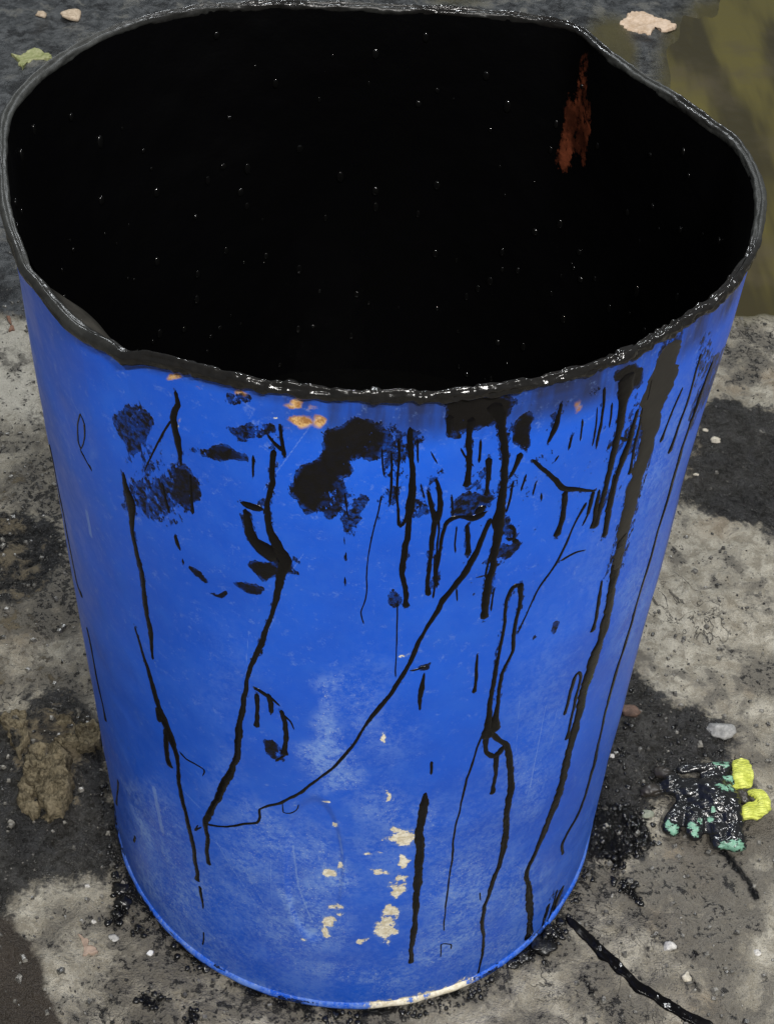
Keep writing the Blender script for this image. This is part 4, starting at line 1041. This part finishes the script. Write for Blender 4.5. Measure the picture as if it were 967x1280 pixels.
# ragged fringe along the runs
for run in RUNS:
    pts = [(a, q) for a, q, c in run]
    wm = float(np.mean([c for a, q, c in run]))
    s0 = min(a for a, q in pts) - .012
    s1 = max(a for a, q in pts) + .012
    j = np.where((S[0] > s0) & (S[0] < s1) & (np.arange(S.shape[1]) < len(th_f)))[0]
    if len(j) == 0:
        continue
    sub = (slice(None), slice(j[0], j[-1] + 1))
    a_tar[sub] = np.maximum(a_tar[sub], .52 * ss((wm * .5 + .0022 - line_d(S[sub], Z[sub], pts)) / .0035) * (.35 + .65 * ss((Z[sub] - .35) / .3)))
a_chip = fields(CHIPS, .2, 1.5, .014, 110)
a_rust = fields(RUST, .2, 1.4)
a_scuff = np.clip(fields(SCUFFS, .1, 1.5, .05, 22) + .03 + .22 * ss((.35 - Z) / .35), 0, 1)
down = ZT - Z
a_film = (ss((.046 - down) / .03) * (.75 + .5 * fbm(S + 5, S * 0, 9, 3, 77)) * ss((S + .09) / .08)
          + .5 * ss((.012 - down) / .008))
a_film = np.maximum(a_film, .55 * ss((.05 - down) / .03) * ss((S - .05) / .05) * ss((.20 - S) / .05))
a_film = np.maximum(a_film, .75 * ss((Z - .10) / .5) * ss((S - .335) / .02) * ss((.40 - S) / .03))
a_scr = np.zeros(S.shape)
for run in SCRATCH:
    pts = [(a, b) for a, b, c in run]
    s0 = min(a for a, b in pts) - .01
    s1 = max(a for a, b in pts) + .01
    j = np.where((S[0] > s0) & (S[0] < s1) & (np.arange(S.shape[1]) < len(th_f)))[0]
    sub = (slice(None), slice(j[0], j[-1] + 1))
    a_scr[sub] = np.maximum(a_scr[sub], ss((max(run[0][2], .0016) - line_d(S[sub], Z[sub], pts)) / .0016))
wv_ = np.stack([R * np.sin(TH), -R * np.cos(TH), Z], -1).reshape(-1, 3)
wall = mesh_from('wall', wv_, grid_faces(len(th), NZ, True), MP, drum,
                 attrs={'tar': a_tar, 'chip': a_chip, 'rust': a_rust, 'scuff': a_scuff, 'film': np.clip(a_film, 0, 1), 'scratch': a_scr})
wall['label'] = 'blue painted drum wall, scuffed and chipped low down'

# inside of the wall, coated in tar
th2 = np.linspace(0, 2 * PI, 361)[:-1]
zz2 = np.linspace(0, 1, 150)
TH2, T2 = np.meshgrid(th2, zz2)
ZT2 = rim_z(TH2) - .0005
Z2 = .01 + T2 * (ZT2 - .01)
R2 = wall_r(TH2, Z2) - .0035
d2 = np.degrees(wrap(TH2))
dn = ZT2 - Z2
fold = np.sin(np.clip((d2 + 61) / 26, 0, 1) * PI) ** .9 * np.exp(-((dn - .030) / .014) ** 2)
R2 = R2 - .027 * fold - (fbm(TH2 * .3, Z2, 30, 3, 51) - .4) * .003 * ss(dn / .02)
dust_lit_grey = np.clip(ss((fold - .12) / .4) * ss((.036 - dn) / .008), 0, 1)  # fold shelf painted grey as if lit from above
rz = np.zeros(d2.shape)
for (c, w, z0, z1, k) in ((139.6, 2.0, .775, .852, .97), (141.6, 2.5, .722, .80, .97), (136.4, 1.7, .738, .815, .92), (138.8, 1.6, .75, .83, .95)):
    rz = np.maximum(rz, ss((1.3 - np.abs(d2 - c) / w)) * ss((Z2 - z0) / .02 + .5) * ss((z1 - Z2) / .02 + .5) * k)
inner = mesh_from('inner_wall', np.stack([R2 * np.sin(TH2), -R2 * np.cos(TH2), Z2], -1).reshape(-1, 3),
                  grid_faces(360, 150, True)[:, ::-1], MIN, drum, attrs={'rust': rz, 'dust_lit_grey': dust_lit_grey})
inner['label'] = 'black tar-coated inside wall with a rust-red streak'

# rolled rim, thick with tar
NR, NS = 2600, 30
thr = np.linspace(0, 2 * PI, NR + 1)[:-1]
ph = np.linspace(0, 2 * PI, NS + 1)[:-1]
THR, PH = np.meshgrid(thr, ph, indexing='ij')
arc = THR * .29
ripple = (vn(arc * 260, PH * .4, 5) - .5) * .0021 + (vn(arc * 90, PH * 1.1, 6) - .5) * .0020 + (vn(arc * 18, PH * .5, 8) - .5) * .0015
dth = np.degrees(wrap(THR))
amp_ = np.clip(.22 + 1.0 * np.exp(-((dth - 18) / 44) ** 4) + .5 * np.exp(-((dth + 152) / 14) ** 2), .2, 1.0)
grime = (vn(arc * 48, PH * 1.3, 15) - .5) * .0016 + (vn(arc * 130, PH * 2.2, 16) - .5) * .0008
groove = -.0011 * np.exp(-((PH - 1.95) / .28) ** 2) + .0007 * np.exp(-((PH - 1.35) / .3) ** 2)
tube = .0041 + ripple * amp_ + grime + groove + .0010 * np.exp(-((dth + 38) / 14) ** 2)
cr = rim_r(THR) - .0052
cz = rim_z(THR)
crease = np.exp(-((dth + 34.5) / 2.2) ** 2) + .7 * np.exp(-((dth + 57) / 3) ** 2)
cr = cr + .0035 * crease
cz = cz - .0030 * crease
RR = cr + tube * np.cos(PH)
RZ = cz + tube * 1.15 * np.sin(PH)
worn = np.clip(.45 * np.exp(-((dth + 42) / 16) ** 2) + .75 * np.exp(-((dth - 82) / 22) ** 2) + .8 * np.exp(-((dth + 100) / 38) ** 2)
               + .6 * np.exp(-((dth - 122) / 20) ** 2) + .5 * np.exp(-((np.abs(dth) - 180) / 30) ** 2), 0, 1)
rf = grid_faces(NS, NR + 1, True)
rf = rf % (NR * NS)
rim = mesh_from('rim', np.stack([RR * np.sin(THR), -RR * np.cos(THR), RZ], -1).reshape(-1, 3), rf[:, ::-1], MRIM, drum, attrs={'worn': worn})
rim['label'] = 'battered rolled rim coated in wet black tar'

# bottom seam and plate
thb = np.linspace(0, 2 * PI, 361)[:-1]
prof = [(WALL_R - .001, .012), (WALL_R + .0009, .0105), (BASE_R + .0002, .0085), (BASE_R + .0010, .005), (BASE_R + .0004, .0010), (BASE_R - .004, .0004), (BASE_R - .010, .002), (BASE_R - .014, .012), (.02, .012)]
bv = []
for r, z in prof:
    rr2 = r + (fbm(thb * 3, thb * 0, 4, 3, 12) - .5) * (.002 if r > .2 else 0)
    bv.append(np.stack([rr2 * np.sin(thb), -rr2 * np.cos(thb), np.full(360, z)], -1))
bs = np.concatenate(bv)
sb_ = np.tile(wrap(thb) * WALL_R, len(prof))
zb_ = np.repeat([z for r, z in prof], 360)
bc = ss((.085 - np.abs(sb_ - .085)) / .05) * (.45 + .5 * ss((fbm(sb_ + 2, zb_ * 0, 25, 3, 3) - .4) / .2))
base = mesh_from('bottom_seam', bs, grid_faces(360, len(prof), True)[:, ::-1], MP, drum,
                 attrs={'chip': bc, 'scuff': np.full(len(bs), .6), 'tar': np.clip(.75 * ss((fbm(sb_ + 9, zb_ * 6, 30, 3, 8) - .52) / .14) * (1 - bc), 0, 1)})
base['label'] = 'bottom seam of the drum, paint worn to cream in front'

# ---- tar runs: raised ribbons lying on the wall
def catmull(P, step):
    P = np.array(P, float)
    if len(P) < 3:
        n = max(3, int(np.hypot(*(P[-1] - P[0])[:2]) / step))
        return P[0] + (P[-1] - P[0]) * np.linspace(0, 1, n)[:, None]
    Q = np.vstack([2 * P[0] - P[1], P, 2 * P[-1] - P[-2]])
    out = []
    for i in range(1, len(Q) - 2):
        n = max(2, int(np.hypot(*(Q[i + 1] - Q[i])[:2]) / step))
        t = np.linspace(0, 1, n, endpoint=False)[:, None]
        a, b, c, d = Q[i - 1], Q[i], Q[i + 1], Q[i + 2]
        cr_ = .5 * (2 * b + (c - a) * t + (2 * a - 5 * b + 4 * c - d) * t ** 2 + (3 * b - a - 3 * c + d) * t ** 3)
        ln = b + (c - b) * t
        out.append(.6 * cr_ + .4 * ln)
    out.append(P[-1:])
    return np.vstack(out)

UU = np.array([-1.0, -.86, -.55, 0, .55, .86, 1.0])
def make_run(run, idx):
    c = catmull(run, .0022)
    n = len(c)
    w = np.maximum(c[:, 2] * .86, .0012)
    d = np.gradient(c[:, :2], axis=0)
    d /= np.linalg.norm(d, axis=1)[:, None] + 1e-9
    nrm = np.stack([-d[:, 1], d[:, 0]], 1)
    dist = np.r_[0, np.cumsum(np.linalg.norm(np.diff(c[:, :2], axis=0), axis=1))]
    tot = dist[-1]
    endw = np.minimum(np.minimum(dist / (w * .55 + 1e-6), (tot - dist) / (w * .55 + 1e-6)), 1)
    endw = np.sqrt(np.clip(1 - (1 - endw) ** 2, .02, 1))
    jl = 1 + (vn(dist * 45, dist * 0 + idx, 2) - .5) * .5 + (vn(dist * 160, dist * 0 + idx, 3) - .5) * .34 + (vn(dist * 420, dist * 0 + idx, 4) - .5) * .22
    jr = 1 + (vn(dist * 45, dist * 0 + idx, 12) - .5) * .5 + (vn(dist * 160, dist * 0 + idx, 13) - .5) * .34 + (vn(dist * 420, dist * 0 + idx, 14) - .5) * .22
    fall = c[0, 1] - c[-1, 1]
    if fall > .03 and w[-1] > .003:            # a run ends in a heavier bead
        w = w * (1 + .45 * np.exp(-((tot - dist - .6 * w[-1]) / (w[-1] * 1.2)) ** 2))
        w = w * (.86 + .3 * vn(dist * 28, dist * 0 + idx, 43))
    wand = (vn(dist * 60, dist * 0 + idx, 23) - .5) * .0014
    thick = np.minimum(w * .15, .0011) * (.7 + .6 * vn(dist * 50, dist * 0 + idx, 33)) * endw
    vs = []
    for u in UU:
        off = u * w * .5 * endw * (jl if u < 0 else jr) + wand
        s = c[:, 0] + nrm[:, 0] * off
        z = np.clip(c[:, 1] + nrm[:, 1] * off, .002, H - .004)
        h = .00012 + thick * max(0, 1 - u * u) ** .6
        vs.append(wall_pt(s, z, h if abs(u) < 1 else -.0004))
    V = np.stack(vs, 1).reshape(-1, 3)
    o = mesh_from('tar_run', V, grid_faces(len(UU), n)[:, ::-1], MTF if max(q[2] for q in run) > .024 and len(run) == 7 else MT, drum)
    # fresh mesh normals outward
    return o
for i, run in enumerate(RUNS):
    make_run(run, i)

# drops of tar clinging to the inside: tiny beads that catch the lamps
ico = bmesh.new()
bmesh.ops.create_icosphere(ico, subdivisions=2, radius=1)
IV = np.array([v.co[:] for v in ico.verts])
IF = np.array([[v.index for v in f.verts] for f in ico.faces])
ico.free()
def beads(n, seed, rmin, rmax):
    r_ = np.random.RandomState(seed)
    V, F = [], []
    for i in range(n):
        t = r_.uniform(-PI, PI)
        z = H - .03 - r_.uniform(0, 1) ** 1.1 * .42
        R0 = float(wall_r(np.array(t), np.array(z))) - .0045
        a = r_.uniform(rmin, rmax)
        v = IV * np.array([a, a * .38, a * r_.uniform(1.0, 2.0)])
        ct, st = math.cos(t), math.sin(t)
        x = v[:, 0] * ct + (R0 - v[:, 1]) * st
        y = v[:, 0] * st - (R0 - v[:, 1]) * ct
        V.append(np.stack([x, y, v[:, 2] + z], -1))
        F.append(IF + i * len(IV))
    return np.concatenate(V), np.concatenate(F)
bvv, bff = beads(340, 5, .0012, .0040)
bd = mesh_from('tar_beads', bvv, bff, MBEAD, drum)
bd['kind'] = 'stuff'

# tar standing in the drum
nr, na = 14, 180
ra = np.linspace(.002, 1, nr)
tha = np.linspace(0, 2 * PI, na + 1)[:-1]
PV = []
for q in ra:
    rr3 = (wall_r(tha, np.full(na, H - .45)) - .002) * q
    PV.append(np.stack([rr3 * np.sin(tha), -rr3 * np.cos(tha), np.full(na, H - .45)], -1))
pool = mesh_from('liquid_tar', np.concatenate(PV), grid_faces(na, nr, True), MPOOL)
tag(pool, 'glossy black liquid tar standing deep inside the blue drum', 'tar')

# ------------------------------------------------------------------ things on the ground
def rock(name, x, y, rx, ry, hgt, mat, seed, sink=.25, rz=None, sub=3, rough=.35, flat=False):
    bm = bmesh.new()
    bmesh.ops.create_icosphere(bm, subdivisions=sub, radius=1)
    V = np.array([v.co[:] for v in bm.verts])
    F = [[v.index for v in f.verts] for f in bm.faces]
    bm.free()
    r_ = np.random.RandomState(seed)
    for _ in range(7):                       # chisel some facets
        nn = r_.normal(size=3)
        nn /= np.linalg.norm(nn)
        dd = V @ nn
        lim = r_.uniform(.55, .85)
        V = V - np.maximum(dd - lim, 0)[:, None] * nn * .9
    o1 = seed * 3.7
    nz = fbm(V[:, 0] * 1.3 + o1, V[:, 1] * 1.3 + V[:, 2] * .9, 1.6, 4, seed % 97)
    V = V * (1 + (nz - .5)[:, None] * rough * 1.6)
    a = r_.uniform(0, PI) if rz is None else rz
    V = V * np.array([rx, ry, hgt])
    if rz is None and abs(rx - ry) < 1e-6:
        ca, sa = math.cos(a), math.sin(a)
        V = np.stack([V[:, 0] * ca - V[:, 1] * sa, V[:, 0] * sa + V[:, 1] * ca, V[:, 2]], -1)
    V[:, 2] -= V[:, 2].min() * (1 - sink)
    o = mesh_from(name, V, F, mat, smooth=not flat)
    o.location = (x, y, gz_at(x, y) - .002 - hgt * .15)
    return o

for i, (x, y, s, k, lab) in enumerate(STONES):
    o = rock('stone', x, y, s * random.uniform(.95, 1.15), s * random.uniform(.75, .95), s * random.uniform(.45, .7), STONE_M[k], 100 + i)
    tag(o, lab, 'stone', 'loose stones and chips on the ground')

clod_lab = ['largest lump of the broken dry earth clod left of the drum',
            'long thin sliver on the left edge of the broken earth clod',
            'earth lump at the upper left of the broken clod by the left edge',
            'flat earth lump just above the largest clod left of the drum',
            'earth lump of the broken clod lying nearest the drum',
            'small crumb of earth under the lower tip of the largest clod',
            'small earth lump at the top of the broken clod']
def slab(name, poly, hgt, mat, seed, amp=1.0, curl=0.0):
    P = []
    n = len(poly)
    for i in range(n):
        a, c = np.array(poly[i]), np.array(poly[(i + 1) % n])
        m = max(2, int(np.linalg.norm(c - a) / .0025))
        for t in range(m):
            P.append(a + (c - a) * t / m)
    P = np.array(P)
    cen = P.mean(0)
    ctr = P - cen
    rad = np.linalg.norm(ctr, axis=1)[:, None]
    ctr = ctr * (1 + (fbm(P[:, 0] + 5, P[:, 1] + 5, 120, 3, seed)[:, None] - .5) * .006 / rad * 3)
    z0 = gz_at(cen[0], cen[1])
    V, rings = [], []
    prof = [(1.05, -.006), (1.03, hgt * .3), (1.0, hgt * .72), (.95, hgt * .95)] + [(q, hgt) for q in (.9, .82, .74, .66, .58, .5, .42, .34, .26, .18, .1, .003)]
    for q, z in prof:
        xy = ctr * q
        top = ss((z / hgt - .2) / .6)
        dz = ((fbm(xy[:, 0] + cen[0] + 4, xy[:, 1] + cen[1] + 4, 26, 2, seed) - .5) * .024 + (fbm(xy[:, 0] + 4, xy[:, 1] + 4, 110, 3, seed + 3) - .5) * .015) * top * amp + curl * (xy[:, 0] ** 2 + xy[:, 1] ** 2) ** .5
        V.append(np.c_[xy, z + dz])
    o = mesh_from(name, np.concatenate(V), grid_faces(len(P), len(prof), True), mat)
    o.location = (cen[0], cen[1], z0 - .001)
    return o
for i, pl_ in enumerate(CLODS):
    cc_ = np.mean(pl_, axis=0)
    pl_ = [tuple(cc_ + (np.array(q) - cc_) * 1.04) for q in pl_]
    o = slab('earth_clod', pl_, (.012, .008, .009, .008, .008, .006, .008)[i], MCLOD, 300 + i, 1.45)
    tag(o, clod_lab[i], 'clod', 'pieces of the broken earth clod')

lump_lab = ['biggest black tar lump at the lower right of the drum base', 'tar lump against the drum wall at the lower right, above the biggest lump',
            'tar lump left of the biggest lump at the drum base', 'leftmost small tar lump in front of the drum base on the right',
            'smallest tar lump creeping up the lower right of the drum', 'upper tar lump of the black splat left of the drum base',
            'middle tar lump of the black splat left of the drum base', 'lowest tar lump of the black splat left of the drum base',
            'small tar drop just below the black splat left of the drum', 'glossy tar dab on the bottom seam at the left front of the drum']
for i, (x, y, s) in enumerate(LUMPS):
    rad = math.hypot(x, y)
    if rad < BASE_R + s * .75:
        k = (BASE_R + s * .75) / rad
        x, y = x * k, y * k
    o = rock('tar_lump', x, y, s * 1.15, s * .95, s * .22 + .002, MTW, 500 + i, .4, rough=.8)
    tag(o, lump_lab[i], 'tar', 'lumps of tar on the ground')

# the thick tar line that runs to the lower right
def ground_bead(name, pts, w, h, mat, seed):
    c = catmull([(a, b, w) for a, b in pts], .003)
    d = np.gradient(c[:, :2], axis=0)
    d /= np.linalg.norm(d, axis=1)[:, None] + 1e-9
    nrm = np.stack([-d[:, 1], d[:, 0]], 1)
    n = len(c)
    t = np.arange(n) * .003
    env = np.sqrt(np.clip(np.minimum(t / .012, (t[-1] - t) / .012), .02, 1))
    us = np.linspace(-1, 1, 11)
    V = []
    for u in us:
        ed = (vn(t * 30, t * 0 + (1 if u > 0 else 7), seed + 5) - .5) * .6 + (vn(t * 90, t * 0 + (1 if u > 0 else 7), seed) - .5) * .5 + (vn(t * 260, t * 0 + (1 if u > 0 else 7), seed + 1) - .5) * .35
        off = u * w * .5 * (1 + ed * abs(u)) * env
        x = c[:, 0] + nrm[:, 0] * off
        y = c[:, 1] + nrm[:, 1] * off
        zz = (1 - u * u) ** .7 * h * env * (.6 + .8 * vn(x * 110, y * 110, seed + 2)) + (vn(x * 330, y * 330, seed + 3) - .5) * .0022 * (1 - u * u)
        g = np.array([gz_at(a, b) for a, b in zip(x, y)])
        V.append(np.stack([x, y, g * .6 + zz + (.0012 if abs(u) < .99 else -.006)], -1))
    return mesh_from(name, np.stack(V, 1).reshape(-1, 3), grid_faces(11, n)[:, ::-1], mat)
o = ground_bead('tar_line', GLINES[0][0], GLINES[0][1] * .9, .0010, MT, 40)
tag(o, 'thick black line of tar running across the concrete to the bottom right', 'tar')

# leaves and scraps
FN = {'peach': 'fallen_leaf', 'green': 'fallen_leaf', 'brown': 'leaf_scrap', 'tan': 'paint_flake', 'white': 'paper_scrap'}
for i, (pl_, kind, lab) in enumerate(FLAKES):
    o = slab(FN[kind], pl_, .0016, FLAKE_M[kind], 60 + i, .22, .10)
    tag(o, lab, 'leaf' if 'leaf' in FN[kind] else 'scrap')

# the soaked glove: fingers, palm and two folded yellow cuffs
def capsule_cloud(caps, org):
    V, F = [], []
    off = 0
    for (x1, y1, x2, y2, r, z) in caps:
        n = max(2, int(math.hypot(x2 - x1, y2 - y1) / (r * .25)) + 1)
        for i in range(n):
            t = i / (n - 1)
            bul = r * (.9 + .16 * math.sin(3 * t + x1 * 90))
            v = IV * np.array([bul, bul, bul * .68]) + np.array([x1 + (x2 - x1) * t - org[0], y1 + (y2 - y1) * t - org[1], z + .004 * math.sin(3.1 * t)])
            V.append(v)
            F.append(IF + off)
            off += len(IV)
    return np.concatenate(V), np.concatenate(F)

def remeshed(name, caps, org, voxel, mat, parent, wrinkle, seed, field=None):
    V, F = capsule_cloud(caps, org)
    tmp = mesh_from('tmp', V, F)
    md = tmp.modifiers.new('r', 'REMESH')
    md.mode = 'VOXEL'
    md.voxel_size = voxel
    sm = tmp.modifiers.new('s', 'SMOOTH')
    sm.factor = .5
    sm.iterations = 7
    dg = bpy.context.evaluated_depsgraph_get()
    me = bpy.data.meshes.new_from_object(tmp.evaluated_get(dg))
    old = tmp.data
    bpy.data.objects.remove(tmp)
    bpy.data.meshes.remove(old)
    nv = len(me.vertices)
    co = np.empty(nv * 3, np.float32)
    me.vertices.foreach_get('co', co)
    no = np.empty(nv * 3, np.float32)
    me.vertices.foreach_get('normal', no)
    co = co.reshape(-1, 3)
    no = no.reshape(-1, 3)
    d = (fbm(co[:, 0] + co[:, 2] * .7 + 2, co[:, 1] - co[:, 2] * .4 + 2, 95, 3, seed) - .5) * wrinkle
    d += (vn(co[:, 0] * 400 + co[:, 2] * 200, co[:, 1] * 330, seed + 9) - .5) * wrinkle * .10
    rd = np.abs(vn(co[:, 0] * 70 + co[:, 1] * 60, co[:, 1] * 120 - co[:, 0] * 40 + co[:, 2] * 60, seed + 4) - .5) * 2
    d -= (1 - ss(rd / .5)) * wrinkle * .5
    co = co + no * d[:, None]
    me.vertices.foreach_set('co', co.astype(np.float32).ravel())
    me.polygons.foreach_set('use_smooth', np.full(len(me.polygons), True))
    me.materials.clear()
    me.materials.append(mat)
    for k, fn in (field or {}).items():
        a = me.attributes.new(k, 'FLOAT', 'POINT')
        a.data.foreach_set('value', fn(co, no).astype(np.float32))
    me.name = name
    o = bpy.data.objects.new(name, me)
    COL.objects.link(o)
    o.parent = parent
    return o

GO = (0.45, -0.02)
glove = empty('work_glove', (GO[0], GO[1], .001))
tag(glove, 'crumpled knit work glove soaked in black oil, mint green showing, yellow cuff', 'glove')
GREEN = [(0.4524, 0.0368, 0.0072), (0.4546, 0.0124, 0.0072), (0.4416, -0.0089, 0.0071), (0.4539, -0.0049, 0.0061), (0.3753, -0.0552, 0.006), (0.3815, -0.0593, 0.006), (0.4001, -0.0563, 0.005), (0.4049, -0.0627, 0.006), (0.4106, -0.0493, 0.004), (0.4235, -0.0466, 0.004), (0.4277, -0.0375, 0.003), (0.4373, -0.0818, 0.007), (0.4478, -0.0813, 0.007), (0.4559, -0.0778, 0.006), (0.4422, 0.0351, 0.0052)]
BROWN = [(0.3579, -0.0069, 0.0111), (0.375, 0.0216, 0.0092), (0.4691, -0.0076, 0.0092)]
def spots(lst):
    def fn(co, no):
        m = np.zeros(len(co))
        for x, y, r in lst:
            m = np.maximum(m, ss((1.7 - np.hypot(co[:, 0] + GO[0] - x, co[:, 1] + GO[1] - y) / r) / 1.2))
        return m * .72
    return fn
g1 = remeshed('glove_body', GLOVE_BODY, GO, .0014, MGL, glove, .0030, 3, {'green': spots(GREEN), 'brown': spots(BROWN)})
for i, c in enumerate(GLOVE_CUFFS):
    g2 = remeshed('cuff', c, GO, .0014, MCU, glove, .0025, 11 + i)
    g2['label'] = 'bright yellow knitted glove cuff'

# grit: far too much to count
r_ = np.random.RandomState(11)
GV, GF = [], []
cube = np.array([[-1, -1, -1], [1, -1, -1], [1, 1, -1], [-1, 1, -1], [-.6, -.7, 1], [.7, -.6, 1], [.6, .7, 1], [-.7, .6, 1]], float)
cf = np.array([[0, 3, 2, 1], [4, 5, 6, 7], [0, 1, 5, 4], [1, 2, 6, 5], [2, 3, 7, 6], [3, 0, 4, 7]])
cnt = 0
while cnt < 8000:
    x = r_.uniform(-.8, .95)
    y = r_.uniform(-.42, 1.1)
    if math.hypot(x, y) < BASE_R + .006:
        continue
    if vn(np.array(x * 9.0), np.array(y * 9.0), 71) < .42 and r_.rand() < .8:
        continue
    s = .0007 + .0034 * r_.rand() ** 4
    v = cube * (1 + r_.uniform(-.35, .35, (8, 3))) * np.array([s, s * r_.uniform(.6, 1), s * .6])
    a = r_.uniform(0, 6.28)
    ca, sa = math.cos(a), math.sin(a)
    GV.append(np.stack([v[:, 0] * ca - v[:, 1] * sa + x, v[:, 0] * sa + v[:, 1] * ca + y, v[:, 2] + gz_at(x, y) + s * .2], -1))
    GF.append(cf + cnt * 8)
    cnt += 1
grit = mesh_from('grit', np.concatenate(GV), np.concatenate(GF), MGRIT, smooth=False)
tag(grit, 'fine grit scattered over the stained concrete', 'grit', kind='stuff')

# crusty tar crumbs in the black patches and along the foot of the drum
r_ = np.random.RandomState(23)
TV, TF = [], []
cnt = 0
QX = r_.uniform(-.45, .5, 40000)
QY = r_.uniform(-.42, .2, 40000)
QR = np.hypot(QX, QY)
ok = (QR < BASE_R + .018) & (vn(QX * 22.0, QY * 22.0, 88) > .5)
for pl_ in GPOLYS['wetblack']:
    ok |= poly_sd(QX, QY, pl_) > -.006
ok |= (poly_sd(QX, QY, dk[1]) > 0) & (r_.rand(40000) < .35)
ok &= QR > BASE_R + .004
for x, y in list(zip(QX[ok], QY[ok]))[:950]:
    s = .0010 + .0034 * r_.rand() ** 2.5
    v = IV * (1 + r_.uniform(-.22, .22, (len(IV), 1))) * np.array([s, s * r_.uniform(.6, 1), s * .65])
    a = r_.uniform(0, 6.28)
    ca, sa = math.cos(a), math.sin(a)
    TV.append(np.stack([v[:, 0] * ca - v[:, 1] * sa + x, v[:, 0] * sa + v[:, 1] * ca + y, v[:, 2] + gz_at(x, y)], -1))
    TF.append(IF + cnt * len(IV))
    cnt += 1
crumbs = mesh_from('tar_crumbs', np.concatenate(TV), np.concatenate(TF), MTW)
tag(crumbs, 'crust of small wet black tar crumbs at the drum foot and stains', 'tar', kind='stuff')
